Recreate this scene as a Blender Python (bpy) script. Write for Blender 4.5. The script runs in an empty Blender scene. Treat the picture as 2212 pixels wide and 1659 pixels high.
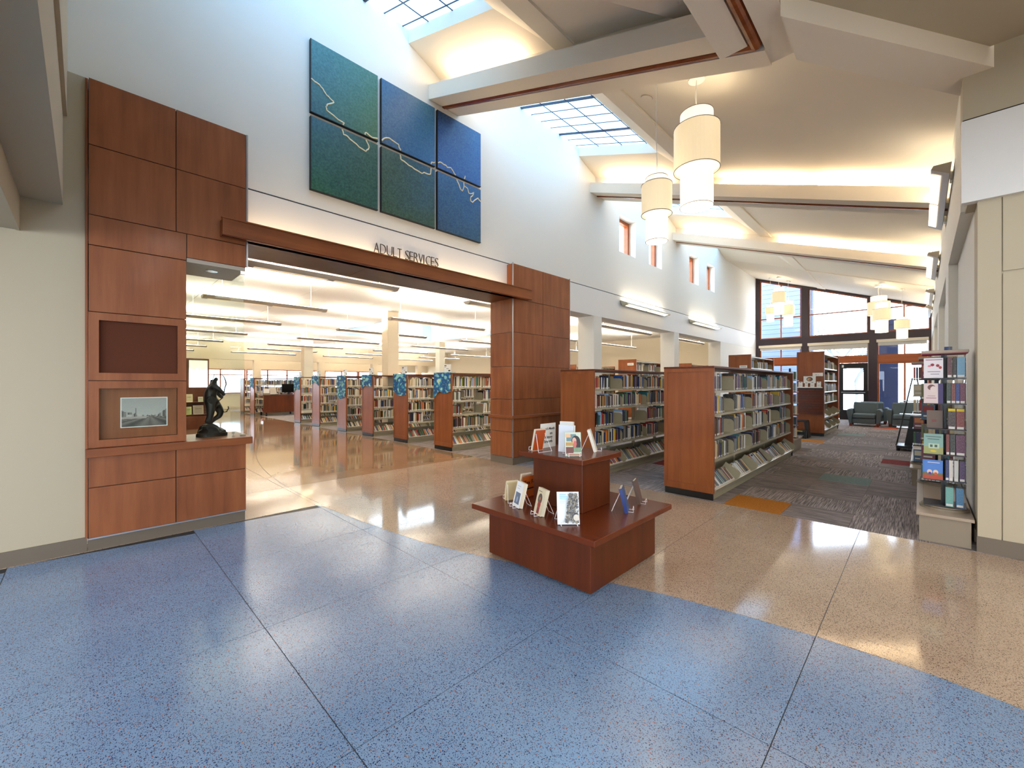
import bpy, bmesh, math, random
from math import sin, cos, pi, atan2, radians
from mathutils import Vector, Matrix
R = random.Random(7)
sc = bpy.context.scene
COL = sc.collection

# ---------------------------------------------------------------- camera, world, exposure
F, CX, CY, H = 903.0, 1106.0, 827.0, 1.51
YAW = math.atan(884 / F)
cd = bpy.data.cameras.new('camera'); cam = bpy.data.objects.new('camera', cd); COL.objects.link(cam)
cd.sensor_fit = 'HORIZONTAL'; cd.sensor_width = 36.0; cd.lens = F / 2212 * 36
cd.shift_y = -(829.5 - CY) / 2212
cd.clip_start = 0.05; cd.clip_end = 300
cam.location = (0, 0, H); cam.rotation_euler = (pi / 2, 0, YAW)
sc.camera = cam
sc.view_settings.view_transform = 'Standard'; sc.view_settings.look = 'None'
sc.view_settings.gamma = 1.0; sc.view_settings.use_curve_mapping = False
sc.view_settings.exposure = 1.85
sc.cycles.use_denoising = True
sc.cycles.max_bounces = 8; sc.cycles.diffuse_bounces = 4; sc.cycles.glossy_bounces = 4
sc.cycles.transmission_bounces = 6; sc.cycles.transparent_max_bounces = 12
sc.cycles.caustics_reflective = False; sc.cycles.caustics_refractive = False
sc.cycles.sample_clamp_indirect = 6.0
w = bpy.data.worlds.new('sky'); sc.world = w; w.use_nodes = True
bg = w.node_tree.nodes['Background']
bg.inputs[0].default_value = (0.80, 0.89, 1.0, 1); bg.inputs[1].default_value = 3.4

# emission strengths of the room's light sources and, last, the added lobby fill
E_SKY, E_PEND, E_UP, E_LEDGE, E_LIN, E_SCONCE, E_FILL = 0.95, 0.58, 5.0, 4.2, 15.5, 5.5, 4.7


def s2l(c):
    if isinstance(c, str):
        c = tuple(int(c[i:i + 2], 16) / 255 for i in (0, 2, 4))
    return tuple((x / 12.92 if x <= 0.04045 else ((x + 0.055) / 1.055) ** 2.4) for x in c[:3]) + (1.0,)


# ---------------------------------------------------------------- materials
def mat(name, col, rough=0.6, metal=0.0, spec=0.5, coat=0.0):
    m = bpy.data.materials.new(name); m.use_nodes = True
    b = m.node_tree.nodes['Principled BSDF']
    b.inputs['Base Color'].default_value = s2l(col); b.inputs['Roughness'].default_value = rough
    b.inputs['Metallic'].default_value = metal; b.inputs['Specular IOR Level'].default_value = spec
    b.inputs['Coat Weight'].default_value = coat; b.inputs['Coat Roughness'].default_value = 0.1
    return m


def N(m, t, **kw):
    n = m.node_tree.nodes.new(t)
    for k, v in kw.items():
        setattr(n, k, v)
    return n


def L(m, a, b): m.node_tree.links.new(a, b)


def coords(m, scale=(1, 1, 1), kind='Object', rot=(0, 0, 0)):
    tc = N(m, 'ShaderNodeTexCoord'); mp = N(m, 'ShaderNodeMapping')
    mp.inputs['Scale'].default_value = scale; mp.inputs['Rotation'].default_value = rot
    L(m, tc.outputs[kind], mp.inputs[0]); return mp.outputs[0]


def noise(m, vec, scale, detail=3, rough=0.5):
    n = N(m, 'ShaderNodeTexNoise'); n.inputs['Scale'].default_value = scale
    n.inputs['Detail'].default_value = detail; n.inputs['Roughness'].default_value = rough
    L(m, vec, n.inputs['Vector']); return n.outputs['Fac']


def ramp(m, fac, stops):
    r = N(m, 'ShaderNodeValToRGB'); e = r.color_ramp.elements
    while len(e) < len(stops): e.new(0.5)
    for x, (p, c) in zip(e, stops): x.position = p; x.color = s2l(c)
    L(m, fac, r.inputs[0]); return r.outputs[0]


def bsdf(m): return m.node_tree.nodes['Principled BSDF']


def bump(m, h, strength=0.1, dist=0.01):
    b = N(m, 'ShaderNodeBump'); b.inputs['Strength'].default_value = strength
    b.inputs['Distance'].default_value = dist
    L(m, h, b.inputs['Height']); L(m, b.outputs[0], bsdf(m).inputs['Normal'])


def mixc(m, fac, a, b, blend='MIX'):
    x = N(m, 'ShaderNodeMix', data_type='RGBA', blend_type=blend)
    if isinstance(fac, (int, float)): x.inputs[0].default_value = fac
    else: L(m, fac, x.inputs[0])
    for v, i in ((a, 6), (b, 7)):
        if hasattr(v, 'links'): L(m, v, x.inputs[i])
        else: x.inputs[i].default_value = v
    return x.outputs[2]


def wood(name, dark, mid, light, rough=0.35, axis='Z', coat=0.15, rnd=0.0):
    m = mat(name, mid, rough, coat=coat)
    bsdf(m).inputs['Specular IOR Level'].default_value = 0.32
    sc_ = {'Z': (9, 9, 0.7), 'Y': (9, 0.7, 9), 'X': (0.7, 9, 9)}[axis]
    v = coords(m, sc_)
    oi = N(m, 'ShaderNodeObjectInfo'); ad = N(m, 'ShaderNodeVectorMath', operation='ADD'); sca = N(m, 'ShaderNodeVectorMath', operation='SCALE')
    cmb = N(m, 'ShaderNodeCombineXYZ')
    for i in range(3): L(m, oi.outputs['Random'], cmb.inputs[i])
    L(m, cmb.outputs[0], sca.inputs[0]); sca.inputs['Scale'].default_value = 17.0
    L(m, v, ad.inputs[0]); L(m, sca.outputs[0], ad.inputs[1])
    f = noise(m, ad.outputs[0], 1.0, 6, 0.65)
    c = ramp(m, f, [(0.25, dark), (0.5, mid), (0.78, light)])
    f2 = noise(m, coords(m, (1, 1, 1)), 1.7, 2)
    c = mixc(m, 0.28, c, ramp(m, f2, [(0.3, dark), (0.7, light)]))
    L(m, c, bsdf(m).inputs['Base Color'])
    return m


def emis(name, col, strength, base=(0.8, 0.8, 0.8)):
    m = mat(name, base, 0.5)
    b = bsdf(m); b.inputs['Emission Color'].default_value = s2l(col); b.inputs['Emission Strength'].default_value = strength
    return m


M_ = {}
M_['wall'] = mat('wall_paint', (0.91, 0.895, 0.855), 0.75, spec=0.3)
M_['wallcream'] = mat('cream_paint', (0.74, 0.69, 0.59), 0.75, spec=0.3)
M_['ceil'] = mat('ceiling_paint', (0.94, 0.895, 0.82), 0.8, spec=0.2)
M_['ceilw'] = mat('white_ceiling', (0.93, 0.91, 0.87), 0.85, spec=0.2)
M_['adw'] = mat('adult_cream', (0.86, 0.805, 0.705), 0.8, spec=0.2)
M_['band'] = mat('band_paint', (0.90, 0.89, 0.87), 0.55, spec=0.4)
M_['black'] = mat('black_reveal', (0.03, 0.03, 0.035), 0.6)
M_['base'] = mat('rubber_base', (0.44, 0.39, 0.33), 0.5)
M_['wood'] = wood('cherry_panel', (0.44, 0.24, 0.135), (0.56, 0.32, 0.18), (0.66, 0.40, 0.24), 0.42, coat=.05)
M_['woodh'] = wood('cherry_board', (0.43, 0.23, 0.125), (0.54, 0.30, 0.16), (0.63, 0.37, 0.20), 0.36, 'Y', .05)
M_['wooddk'] = wood('dark_cherry', (0.28, 0.12, 0.045), (0.36, 0.16, 0.062), (0.44, 0.20, 0.082), 0.38, 'Z', 0.0)
M_['woodtop'] = wood('cherry_top', (0.34, 0.14, 0.055), (0.40, 0.17, 0.068), (0.46, 0.20, 0.08), 0.26, 'X', 0.1)
M_['woodend'] = wood('shelf_end', (0.44, 0.23, 0.11), (0.54, 0.295, 0.15), (0.63, 0.37, 0.20), 0.4, coat=.05)
M_['soffit'] = wood('brown_soffit', (0.28, 0.16, 0.10), (0.34, 0.20, 0.13), (0.40, 0.25, 0.165), 0.3, 'Y')
M_['screen'] = mat('brown_screen', (0.37, 0.20, 0.13), 0.7, spec=.15)
M_['trimwood'] = wood('round_trim', (0.42, 0.19, 0.08), (0.56, 0.28, 0.12), (0.66, 0.36, 0.18), 0.25, 'X')
M_['orangewood'] = wood('window_wood', (0.55, 0.27, 0.12), (0.64, 0.33, 0.16), (0.72, 0.40, 0.20), 0.35, 'X')
M_['plum'] = mat('plum_frame', (0.19, 0.13, 0.16), 0.35)
M_['metal'] = mat('olive_steel', (0.64, 0.60, 0.49), 0.4, 0.1)
M_['metaledge'] = mat('olive_steel_edge', (0.70, 0.67, 0.57), 0.3, 0.2)
M_['alu'] = mat('aluminium', (0.72, 0.73, 0.76), 0.3, 0.8)
M_['chrome'] = mat('chrome', (0.8, 0.8, 0.8), 0.15, 1.0)
M_['greymetal'] = mat('grey_metal', (0.68, 0.64, 0.58), 0.45, 0.0)
M_['blackm'] = mat('black_plastic', (0.04, 0.04, 0.045), 0.35)
M_['whitewire'] = mat('white_wire', (0.92, 0.92, 0.92), 0.25)
M_['white'] = mat('white_card', (0.92, 0.91, 0.88), 0.5)
M_['paper'] = mat('paper', (0.88, 0.83, 0.72), 0.8)
M_['lam'] = mat('beige_laminate', (0.56, 0.50, 0.42), 0.5)
M_['lamtop'] = mat('laminate_top', (0.66, 0.59, 0.51), 0.35)
M_['yellow'] = mat('yellow_tape', (0.9, 0.8, 0.15), 0.5)
M_['bronze'] = mat('bronze', (0.11, 0.085, 0.065), 0.45, 0.35)
M_['fabric'] = mat('grey_fabric', (0.37, 0.42, 0.44), 0.9, spec=0.2)
M_['footwood'] = mat('foot_wood', (0.5, 0.2, 0.1), 0.4)
M_['blind'] = mat('blind', (0.80, 0.78, 0.74), 0.8)
M_['blindbox'] = mat('blind_box', (0.90, 0.86, 0.78), 0.6)
M_['letter'] = mat('letter_metal', (0.27, 0.24, 0.21), 0.35, 0.6)
M_['ink'] = mat('ink', (0.06, 0.06, 0.06), 0.7)
M_['river'] = mat('river_gold', (0.93, 0.88, 0.74), 0.4)
M_['joint'] = mat('zinc_strip', (0.16, 0.16, 0.17), 0.5)
M_['orange'] = mat('orange_card', (0.88, 0.42, 0.13), 0.6)
M_['redline'] = mat('magenta_board', (0.6, 0.12, 0.25), 0.5)
b = bsdf(M_['fabric']); 


def glassmat(name, tint=(0.9, 0.98, 0.95), refl=1.0, fres=1.5):
    m = bpy.data.materials.new(name); m.use_nodes = True; nt = m.node_tree; nt.nodes.clear()
    o = N(m, 'ShaderNodeOutputMaterial'); mx = N(m, 'ShaderNodeMixShader'); t = N(m, 'ShaderNodeBsdfTransparent'); g = N(m, 'ShaderNodeBsdfGlossy')
    t.inputs[0].default_value = tint + (1,); g.inputs['Roughness'].default_value = 0.0
    g.inputs[0].default_value = (refl, refl, refl, 1)
    fr = N(m, 'ShaderNodeFresnel'); fr.inputs[0].default_value = fres
    ge = N(m, 'ShaderNodeNewGeometry'); mu = N(m, 'ShaderNodeMath', operation='MULTIPLY_ADD'); L(m, ge.outputs['Backfacing'], mu.inputs[0]); mu.inputs[1].default_value = -1; mu.inputs[2].default_value = 1
    m2 = N(m, 'ShaderNodeMath', operation='MULTIPLY', use_clamp=True); L(m, fr.outputs[0], m2.inputs[0]); L(m, mu.outputs[0], m2.inputs[1])
    L(m, m2.outputs[0], mx.inputs[0]); L(m, t.outputs[0], mx.inputs[1]); L(m, g.outputs[0], mx.inputs[2]); L(m, mx.outputs[0], o.inputs[0])
    return m


M_['glass'] = glassmat('clear_glass', (0.955, 0.985, 0.97), 1.0, 1.28)
M_['winglass'] = glassmat('window_glass', (0.92, 0.96, 1.0), 1.0, 1.45)
M_['acrylic'] = glassmat('acrylic', (0.90, 0.92, 0.93), 0.9, 1.4)
M_['skyglass'] = emis('skylight_glass', (0.60, 0.80, 1.0), 1.0, (0.8, 0.9, 0.95))
bsdf(M_['skyglass']).inputs['Emission Strength'].default_value = E_SKY
M_['bar'] = mat('glazing_bar', (0.10, 0.16, 0.26), 0.4)
M_['shade_mid'] = emis('shade_linen', (1.0, 0.90, 0.72), 0.30 * E_PEND, (0.85, 0.78, 0.65))
M_['shade_hot'] = emis('shade_glow', (1.0, 0.93, 0.82), 0.50 * E_PEND, (0.9, 0.88, 0.8))
M_['shade_rim'] = mat('shade_rim', (0.5, 0.46, 0.42), 0.6)
M_['upglow'] = emis('upglow_fill', (1.0, 0.93, 0.80), 4 * E_PEND)
M_['lampdisc'] = emis('lamp_diffuser', (1.0, 0.93, 0.80), 12 * E_PEND)
M_['up'] = emis('cove_lamp', (1.0, 0.92, 0.80), E_UP)
M_['ledge_l'] = emis('ledge_lamp', (1.0, 0.88, 0.68), E_LEDGE)
M_['lin'] = emis('linear_lamp', (1.0, 0.97, 0.92), E_LIN)
M_['lens'] = emis('sconce_lens', (1.0, 0.95, 0.86), .8)
M_['lensl'] = emis('lens_left', (1, .93, .8), .8)
M_['scup'] = emis('sconce_lamp', (1.0, 0.95, 0.86), E_SCONCE)
M_['lobbyfill'] = emis('lobby_fill_panel', (0.97, 0.98, 1.0), E_FILL)  # glow of the unseen fill lamps added over the lobby
M_['tv'] = emis('backlit_banner', (0.85, 0.97, 1.0), 1.0)
M_['monitor'] = mat('monitor_black', (0.02, 0.02, 0.025), 0.15)

# lit banner gradient
m = M_['tv']; v = coords(m, (1, 14, 1.2)); f = noise(m, v, 2.5, 4)
tc = N(m, 'ShaderNodeTexCoord'); sp = N(m, 'ShaderNodeSeparateXYZ'); L(m, tc.outputs['Generated'], sp.inputs[0])
ad = N(m, 'ShaderNodeMath', operation='MULTIPLY_ADD'); ad.inputs[1].default_value = 0.55; L(m, f, ad.inputs[0]); L(m, sp.outputs['Z'], ad.inputs[2])
L(m, ramp(m, ad.outputs[0], [(0.45, (0.93, 0.99, 1.0)), (0.9, (0.62, 0.82, 0.85)), (1.3 / 1.4, (0.45, 0.5, 0.4))]), bsdf(m).inputs['Emission Color'])

# vertex-colour print
m = M_['print'] = mat('printed', (1, 1, 1), 0.45); a = N(m, 'ShaderNodeAttribute', attribute_name='Col'); L(m, a.outputs['Color'], bsdf(m).inputs['Base Color'])
# book cover: colour of the object, faint title band
m = M_['cover'] = mat('book_cover', (1, 1, 1), 0.4); oi = N(m, 'ShaderNodeObjectInfo')
v = coords(m, (60, 25, 14)); f = noise(m, v, 1.0, 1)
r_ = ramp(m, f, [(0.50, (0, 0, 0)), (0.62, (1, 1, 1))])
L(m, mixc(m, 0.25, oi.outputs['Color'], mixc(m, r_, oi.outputs['Color'], s2l((0.8, 0.78, 0.7)))), bsdf(m).inputs['Base Color'])


def terrazzo(name, base, alt, chips):
    m = mat(name, base, 0.12, spec=0.6); lo_, hi_ = (0.13, 0.22) if 'blue' in name else (0.045, 0.12)
    v = coords(m)
    big = noise(m, v, 1.3, 3)
    c = ramp(m, big, [(0.3, base), (0.7, alt)])
    for sc_, thr, cols in chips:
        vo = N(m, 'ShaderNodeTexVoronoi', feature='F1'); vo.inputs['Scale'].default_value = sc_; L(m, v, vo.inputs['Vector'])
        lt = N(m, 'ShaderNodeMath', operation='LESS_THAN'); lt.inputs[1].default_value = thr; L(m, vo.outputs['Distance'], lt.inputs[0])
        sep = N(m, 'ShaderNodeSeparateColor'); L(m, vo.outputs['Color'], sep.inputs[0])
        g = N(m, 'ShaderNodeMath', operation='GREATER_THAN'); g.inputs[1].default_value = 0.45; L(m, sep.outputs[1], g.inputs[0])
        mu = N(m, 'ShaderNodeMath', operation='MULTIPLY'); L(m, lt.outputs[0], mu.inputs[0]); L(m, g.outputs[0], mu.inputs[1])
        cr = N(m, 'ShaderNodeValToRGB'); cr.color_ramp.interpolation = 'CONSTANT'; e = cr.color_ramp.elements
        while len(e) < len(cols): e.new(0.5)
        for i, cc in enumerate(cols): e[i].position = i / len(cols); e[i].color = s2l(cc)
        L(m, sep.outputs[0], cr.inputs[0])
        c = mixc(m, mu.outputs[0], c, cr.outputs[0])
    L(m, c, bsdf(m).inputs['Base Color'])
    rr = N(m, 'ShaderNodeMapRange'); rr.inputs[3].default_value = lo_; rr.inputs[4].default_value = hi_
    L(m, noise(m, v, 0.9, 2), rr.inputs[0]); L(m, rr.outputs[0], bsdf(m).inputs['Roughness'])
    return m


M_['tblue'] = terrazzo('terrazzo_blue', (0.44, 0.55, 0.68), (0.51, 0.61, 0.73),
                       [(88, 0.27, [(0.06, 0.12, 0.30), (0.16, 0.18, 0.24), (0.10, 0.22, 0.46), (0.52, 0.20, 0.14), (0.14, 0.14, 0.16), (0.66, 0.42, 0.28)]),
                        (150, 0.32, [(0.16, 0.20, 0.32), (0.22, 0.26, 0.34), (0.12, 0.22, 0.42), (0.46, 0.24, 0.18)]),
                        (200, 0.34, [(0.2, 0.25, 0.33), (0.35, 0.42, 0.5), (0.15, 0.2, 0.35), (0.45, 0.4, 0.38)])])
M_['ttan'] = terrazzo('terrazzo_tan', (0.69, 0.59, 0.50), (0.75, 0.66, 0.57),
                      [(88, 0.25, [(0.30, 0.17, 0.13), (0.40, 0.27, 0.21), (0.18, 0.13, 0.12), (0.5, 0.32, 0.22)]),
                       (150, 0.32, [(0.36, 0.26, 0.20), (0.40, 0.28, 0.22), (0.22, 0.16, 0.14)]),
                       (200, 0.32, [(0.45, 0.36, 0.29), (0.35, 0.27, 0.22), (0.82, 0.74, 0.64)])])


M_['tbrown'] = terrazzo('terrazzo_brown', (0.56, 0.44, 0.33), (0.62, 0.50, 0.38),  # darker tan floor; shelf reflections and warm light also put into the colour
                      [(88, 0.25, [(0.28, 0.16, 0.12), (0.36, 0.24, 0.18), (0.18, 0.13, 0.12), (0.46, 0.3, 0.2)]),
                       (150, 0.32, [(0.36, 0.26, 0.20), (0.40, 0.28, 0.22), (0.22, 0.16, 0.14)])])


def carpet(name, cols, streak=True):
    m = mat(name, cols[0], 0.95, spec=0.1)
    oi = N(m, 'ShaderNodeObjectInfo')
    rot = N(m, 'ShaderNodeVectorRotate', rotation_type='Z_AXIS')
    st = N(m, 'ShaderNodeMath', operation='GREATER_THAN'); st.inputs[1].default_value = 0.68; L(m, oi.outputs['Random'], st.inputs[0])
    mu = N(m, 'ShaderNodeMath', operation='MULTIPLY'); mu.inputs[1].default_value = pi / 2; L(m, st.outputs[0], mu.inputs[0])
    tc = N(m, 'ShaderNodeTexCoord'); L(m, tc.outputs['Object'], rot.inputs['Vector']); L(m, mu.outputs[0], rot.inputs['Angle'])
    mp = N(m, 'ShaderNodeMapping'); mp.inputs['Scale'].default_value = (3.2, 120, 1) if streak else (60, 60, 1); L(m, rot.outputs[0], mp.inputs[0])
    cb = N(m, 'ShaderNodeCombineXYZ'); L(m, oi.outputs['Random'], cb.inputs[2])
    vs = N(m, 'ShaderNodeVectorMath', operation='MULTIPLY_ADD'); vs.inputs[1].default_value = (1, 1, 40); L(m, cb.outputs[0], vs.inputs[0]); L(m, mp.outputs[0], vs.inputs[2])
    f = noise(m, vs.outputs[0], 1.0, 4, 0.7)
    c = ramp(m, f, [(0.36, cols[1]), (0.52, cols[0]), (0.66, cols[2])])
    hs = N(m, 'ShaderNodeHueSaturation'); mr = N(m, 'ShaderNodeMapRange'); mr.inputs[3].default_value = 0.85; mr.inputs[4].default_value = 1.18
    L(m, oi.outputs['Random'], mr.inputs[0]); L(m, mr.outputs[0], hs.inputs['Value']); L(m, c, hs.inputs['Color'])
    L(m, hs.outputs[0], bsdf(m).inputs['Base Color'])
    return m


M_['carpet'] = carpet('carpet_brown', [(0.53, 0.49, 0.48), (0.30, 0.28, 0.28), (0.70, 0.66, 0.64)])
M_['c_orange'] = carpet('carpet_orange', [(0.66, 0.42, 0.16), (0.58, 0.36, 0.12), (0.72, 0.48, 0.2)], False)
M_['c_green'] = carpet('carpet_sage', [(0.48, 0.54, 0.52), (0.42, 0.48, 0.46), (0.54, 0.6, 0.58)], False)
M_['c_red'] = carpet('carpet_red', [(0.50, 0.20, 0.19), (0.42, 0.15, 0.15), (0.58, 0.26, 0.24)], False)
M_['c_rust'] = carpet('carpet_rust', [(0.66, 0.30, 0.2), (0.58, 0.25, 0.16), (0.72, 0.36, 0.24)], False)

# batik banner
m = M_['batik'] = mat('batik', (0.1, 0.4, 0.6), 0.8)
v = coords(m, (4, 4, 5)); oi = N(m, 'ShaderNodeObjectInfo'); va = N(m, 'ShaderNodeVectorMath', operation='ADD'); L(m, v, va.inputs[0]); L(m, oi.outputs['Location'], va.inputs[1])
wv = N(m, 'ShaderNodeTexVoronoi', feature='SMOOTH_F1'); wv.inputs['Scale'].default_value = 1.6; L(m, va.outputs[0], wv.inputs['Vector'])
n2 = noise(m, va.outputs[0], 3.0, 3); ad = N(m, 'ShaderNodeMath', operation='MULTIPLY_ADD'); ad.inputs[1].default_value = 0.6; L(m, n2, ad.inputs[0]); L(m, wv.outputs['Distance'], ad.inputs[2])
L(m, ramp(m, ad.outputs[0], [(0.45, (0.72, 0.83, 0.70)), (0.53, (0.25, 0.58, 0.70)), (0.66, (0.04, 0.36, 0.60)), (0.8, (0.03, 0.27, 0.48)), (0.9, (0.5, 0.75, 0.78))]), bsdf(m).inputs['Base Color'])
# siding outside
m = M_['siding'] = mat('lap_siding', (0.42, 0.47, 0.60), 0.8)
m = M_['brick'] = mat('blue_brick', (0.10, 0.14, 0.27), 0.8)
M_['ground'] = mat('pale_ground', (0.75, 0.76, 0.76), 0.9)
M_['bark'] = mat('bare_bark', (0.50, 0.50, 0.52), 0.9)
M_['leaf'] = mat('shrub_twigs', (0.45, 0.48, 0.52), 0.9)


def canvas_mat(name, c1, c2, c3, c4):
    """soft mottled paint, two colours across (Y) and two up (Z)"""
    m = mat(name, c1, 0.42)
    tc = N(m, 'ShaderNodeTexCoord'); sp = N(m, 'ShaderNodeSeparateXYZ'); L(m, tc.outputs['Generated'], sp.inputs[0])
    v = coords(m, (1, 1, 1)); n1 = noise(m, v, 2.2, 5, 0.6); n2 = noise(m, v, 38, 4, 0.7)
    def wob(o):
        a = N(m, 'ShaderNodeMath', operation='MULTIPLY_ADD'); a.inputs[1].default_value = 1.1; L(m, n1, a.inputs[0]); a2 = N(m, 'ShaderNodeMath', operation='ADD'); L(m, a.outputs[0], a2.inputs[0]); a2.inputs[1].default_value = -0.55; a.inputs[2].default_value = 0
        a3 = N(m, 'ShaderNodeMath', operation='ADD', use_clamp=True); L(m, a2.outputs[0], a3.inputs[0]); L(m, o, a3.inputs[1]); return a3.outputs[0]
    y, z = wob(sp.outputs['Y']), wob(sp.outputs['Z'])
    bot = mixc(m, y, s2l(c3), s2l(c4)); top = mixc(m, y, s2l(c1), s2l(c2)); c = mixc(m, z, bot, top)
    c = mixc(m, 0.22, c, ramp(m, n2, [(0.35, (0.03, 0.08, 0.12)), (0.65, (0.45, 0.62, 0.6))]))
    L(m, c, bsdf(m).inputs['Base Color']); bump(m, n2, 0.15, 0.004)
    return m


# ---------------------------------------------------------------- mesh builder
class MB:
    def __init__(s): s.v = []; s.f = []; s.m = []; s.c = []

    def add(s, vs, fs, mi=0, col=None):
        o = len(s.v); s.v += [tuple(p) for p in vs]
        for f in fs: s.f.append([o + i for i in f]); s.m.append(mi); s.c.append(col)
        return s

    def box(s, x0, x1, y0, y1, z0, z1, mi=0, col=None):
        if x0 > x1: x0, x1 = x1, x0
        if y0 > y1: y0, y1 = y1, y0
        if z0 > z1: z0, z1 = z1, z0
        vs = [(x0, y0, z0), (x1, y0, z0), (x1, y1, z0), (x0, y1, z0), (x0, y0, z1), (x1, y0, z1), (x1, y1, z1), (x0, y1, z1)]
        return s.add(vs, [(0, 3, 2, 1), (4, 5, 6, 7), (0, 1, 5, 4), (1, 2, 6, 5), (2, 3, 7, 6), (3, 0, 4, 7)], mi, col)

    def prism(s, poly, axis, a0, a1, mi=0, col=None):
        """poly: list of 2-D points in the plane normal to axis; z: (x,y); y: (x,z); x: (y,z)"""
        def p3(p, a): return {'z': (p[0], p[1], a), 'y': (p[0], a, p[1]), 'x': (a, p[0], p[1])}[axis]
        n = len(poly)
        vs = [p3(p, a0) for p in poly] + [p3(p, a1) for p in poly]
        fs = [list(range(n))[::-1], list(range(n, 2 * n))] + [(i, (i + 1) % n, n + (i + 1) % n, n + i) for i in range(n)]
        return s.add(vs, fs, mi, col)

    def cyl(s, c, r, z0, z1, n=24, r2=None, mi=0, caps=True):
        r2 = r if r2 is None else r2
        vs = [(c[0] + r * cos(2 * pi * i / n), c[1] + r * sin(2 * pi * i / n), z0) for i in range(n)] + \
             [(c[0] + r2 * cos(2 * pi * i / n), c[1] + r2 * sin(2 * pi * i / n), z1) for i in range(n)]
        fs = [(i, (i + 1) % n, n + (i + 1) % n, n + i) for i in range(n)]
        if caps: fs += [list(range(n))[::-1], list(range(n, 2 * n))]
        return s.add(vs, fs, mi)

    def tube(s, path, r, n=6, mi=0, closed=False, radii=None):
        P = [Vector(p) for p in path]; k = len(P); rings = []
        up = Vector((0.13, 0.27, 1)).normalized()
        for i, p in enumerate(P):
            a = P[(i - 1) % k] if (closed or i > 0) else p; b_ = P[(i + 1) % k] if (closed or i < k - 1) else p
            d = (b_ - a).normalized(); x = d.cross(up)
            if x.length < 1e-3: x = d.cross(Vector((1, 0, 0)))
            x.normalize(); y = d.cross(x).normalized(); rr = radii[i] if radii else r
            rings.append([p + x * rr * cos(2 * pi * j / n) + y * rr * sin(2 * pi * j / n) for j in range(n)])
        vs = [v for rg in rings for v in rg]; fs = []
        for i in range(k if closed else k - 1):
            for j in range(n):
                a = i * n; b_ = ((i + 1) % k) * n; fs.append((a + j, a + (j + 1) % n, b_ + (j + 1) % n, b_ + j))
        if not closed: fs += [list(range(n))[::-1], [(k - 1) * n + j for j in range(n)]]
        return s.add(vs, fs, mi)

    def obox(s, M, dx, dy, dz, mi=0, col=None):
        """box given by matrix M and sizes, sitting from its local origin corner"""
        x0, x1 = dx; y0, y1 = dy; z0, z1 = dz
        vs = [(x0, y0, z0), (x1, y0, z0), (x1, y1, z0), (x0, y1, z0), (x0, y0, z1), (x1, y0, z1), (x1, y1, z1), (x0, y1, z1)]
        return s.add([M @ Vector(p) for p in vs], [(0, 3, 2, 1), (4, 5, 6, 7), (0, 1, 5, 4), (1, 2, 6, 5), (2, 3, 7, 6), (3, 0, 4, 7)], mi, col)

    def mesh(s, name, bevel=0, smooth=False):
        me = bpy.data.meshes.new(name); me.from_pydata(s.v, [], s.f)
        if any(s.m): me.polygons.foreach_set('material_index', s.m)
        if any(c is not None for c in s.c):
            at = me.color_attributes.new('Col', 'FLOAT_COLOR', 'CORNER'); d = []
            for f, c in zip(s.f, s.c): d += list(s2l(c) if c is not None else (1, 1, 1, 1)) * len(f)
            at.data.foreach_set('color', d)
        if bevel:
            bm = bmesh.new(); bm.from_mesh(me)
            bmesh.ops.bevel(bm, geom=bm.edges[:], offset=bevel, segments=1, affect='EDGES', clamp_overlap=True)
            bm.to_mesh(me); bm.free()
        if smooth: me.polygons.foreach_set('use_smooth', [True] * len(me.polygons))
        me.update(); return me

    def build(s, name, mats, parent=None, bevel=0, smooth=False, **kw):
        me = s.mesh(name, bevel, smooth)
        for k in ([mats] if isinstance(mats, str) or not isinstance(mats, (list, tuple)) else mats):
            me.materials.append(M_[k] if isinstance(k, str) else k)
        return put(name, me, parent, **kw)


def put(name, me, parent=None, **kw):
    o = bpy.data.objects.new(name, me); COL.objects.link(o)
    if parent is not None: o.parent = parent
    for k, v in kw.items(): o[k] = v
    return o


def thing(name, label, cat, loc=(0, 0, 0), rz=0, group=None):
    o = bpy.data.objects.new(name, None); COL.objects.link(o); o.empty_display_size = 0.1
    o.location = loc; o.rotation_euler = (0, 0, rz); o['label'] = label; o['category'] = cat
    if group: o['group'] = group
    return o


def struct(name, mb, mats, **kw):
    o = mb.build(name, mats, None, **kw); o['kind'] = 'structure'; return o


def kids(o): return [c for c in bpy.data.objects if c.parent == o]


def copy_tree(o, ch, loc=None, rz=None, label=None, group=None):
    """ch: list of (part, [sub-parts])"""
    r = o.copy(); COL.objects.link(r)
    if loc is not None: r.location = loc
    if rz is not None: r.rotation_euler = (0, 0, rz)
    if label: r['label'] = label
    if group: r['group'] = group
    for p, subs in ch:
        c = p.copy(); COL.objects.link(c); c.parent = r
        for q in subs:
            d = q.copy(); COL.objects.link(d); d.parent = c
    return r


def RZ(x, base=6.36): return base - 0.345 * (x + 5.5)


def disp(x, y, z):
    c_, s_ = cos(YAW), sin(YAW)
    return -x * s_ + y * c_


# ================================================================ FLOOR
WL, WP, XR, YE = -5.5, -5.34, 0.27, 21.94
YC = 5.57          # carpet edge
floor = struct('floor', MB().box(-29, 9, -9, 23.5, -0.12, -0.0025), 'joint')
JX = [-5.325 + 1.2192 * k for k in range(-19, 12)]
JY = [0.775 + 1.2192 * k for k in range(-8, 4)] + [YC]


def arc(x):
    cx_, cy_, r_ = -6.05, 18.674, 16.632
    return cy_ - math.sqrt(max(r_ * r_ - (x - cx_) ** 2, 0)) if x < -0.9 else None


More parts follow.
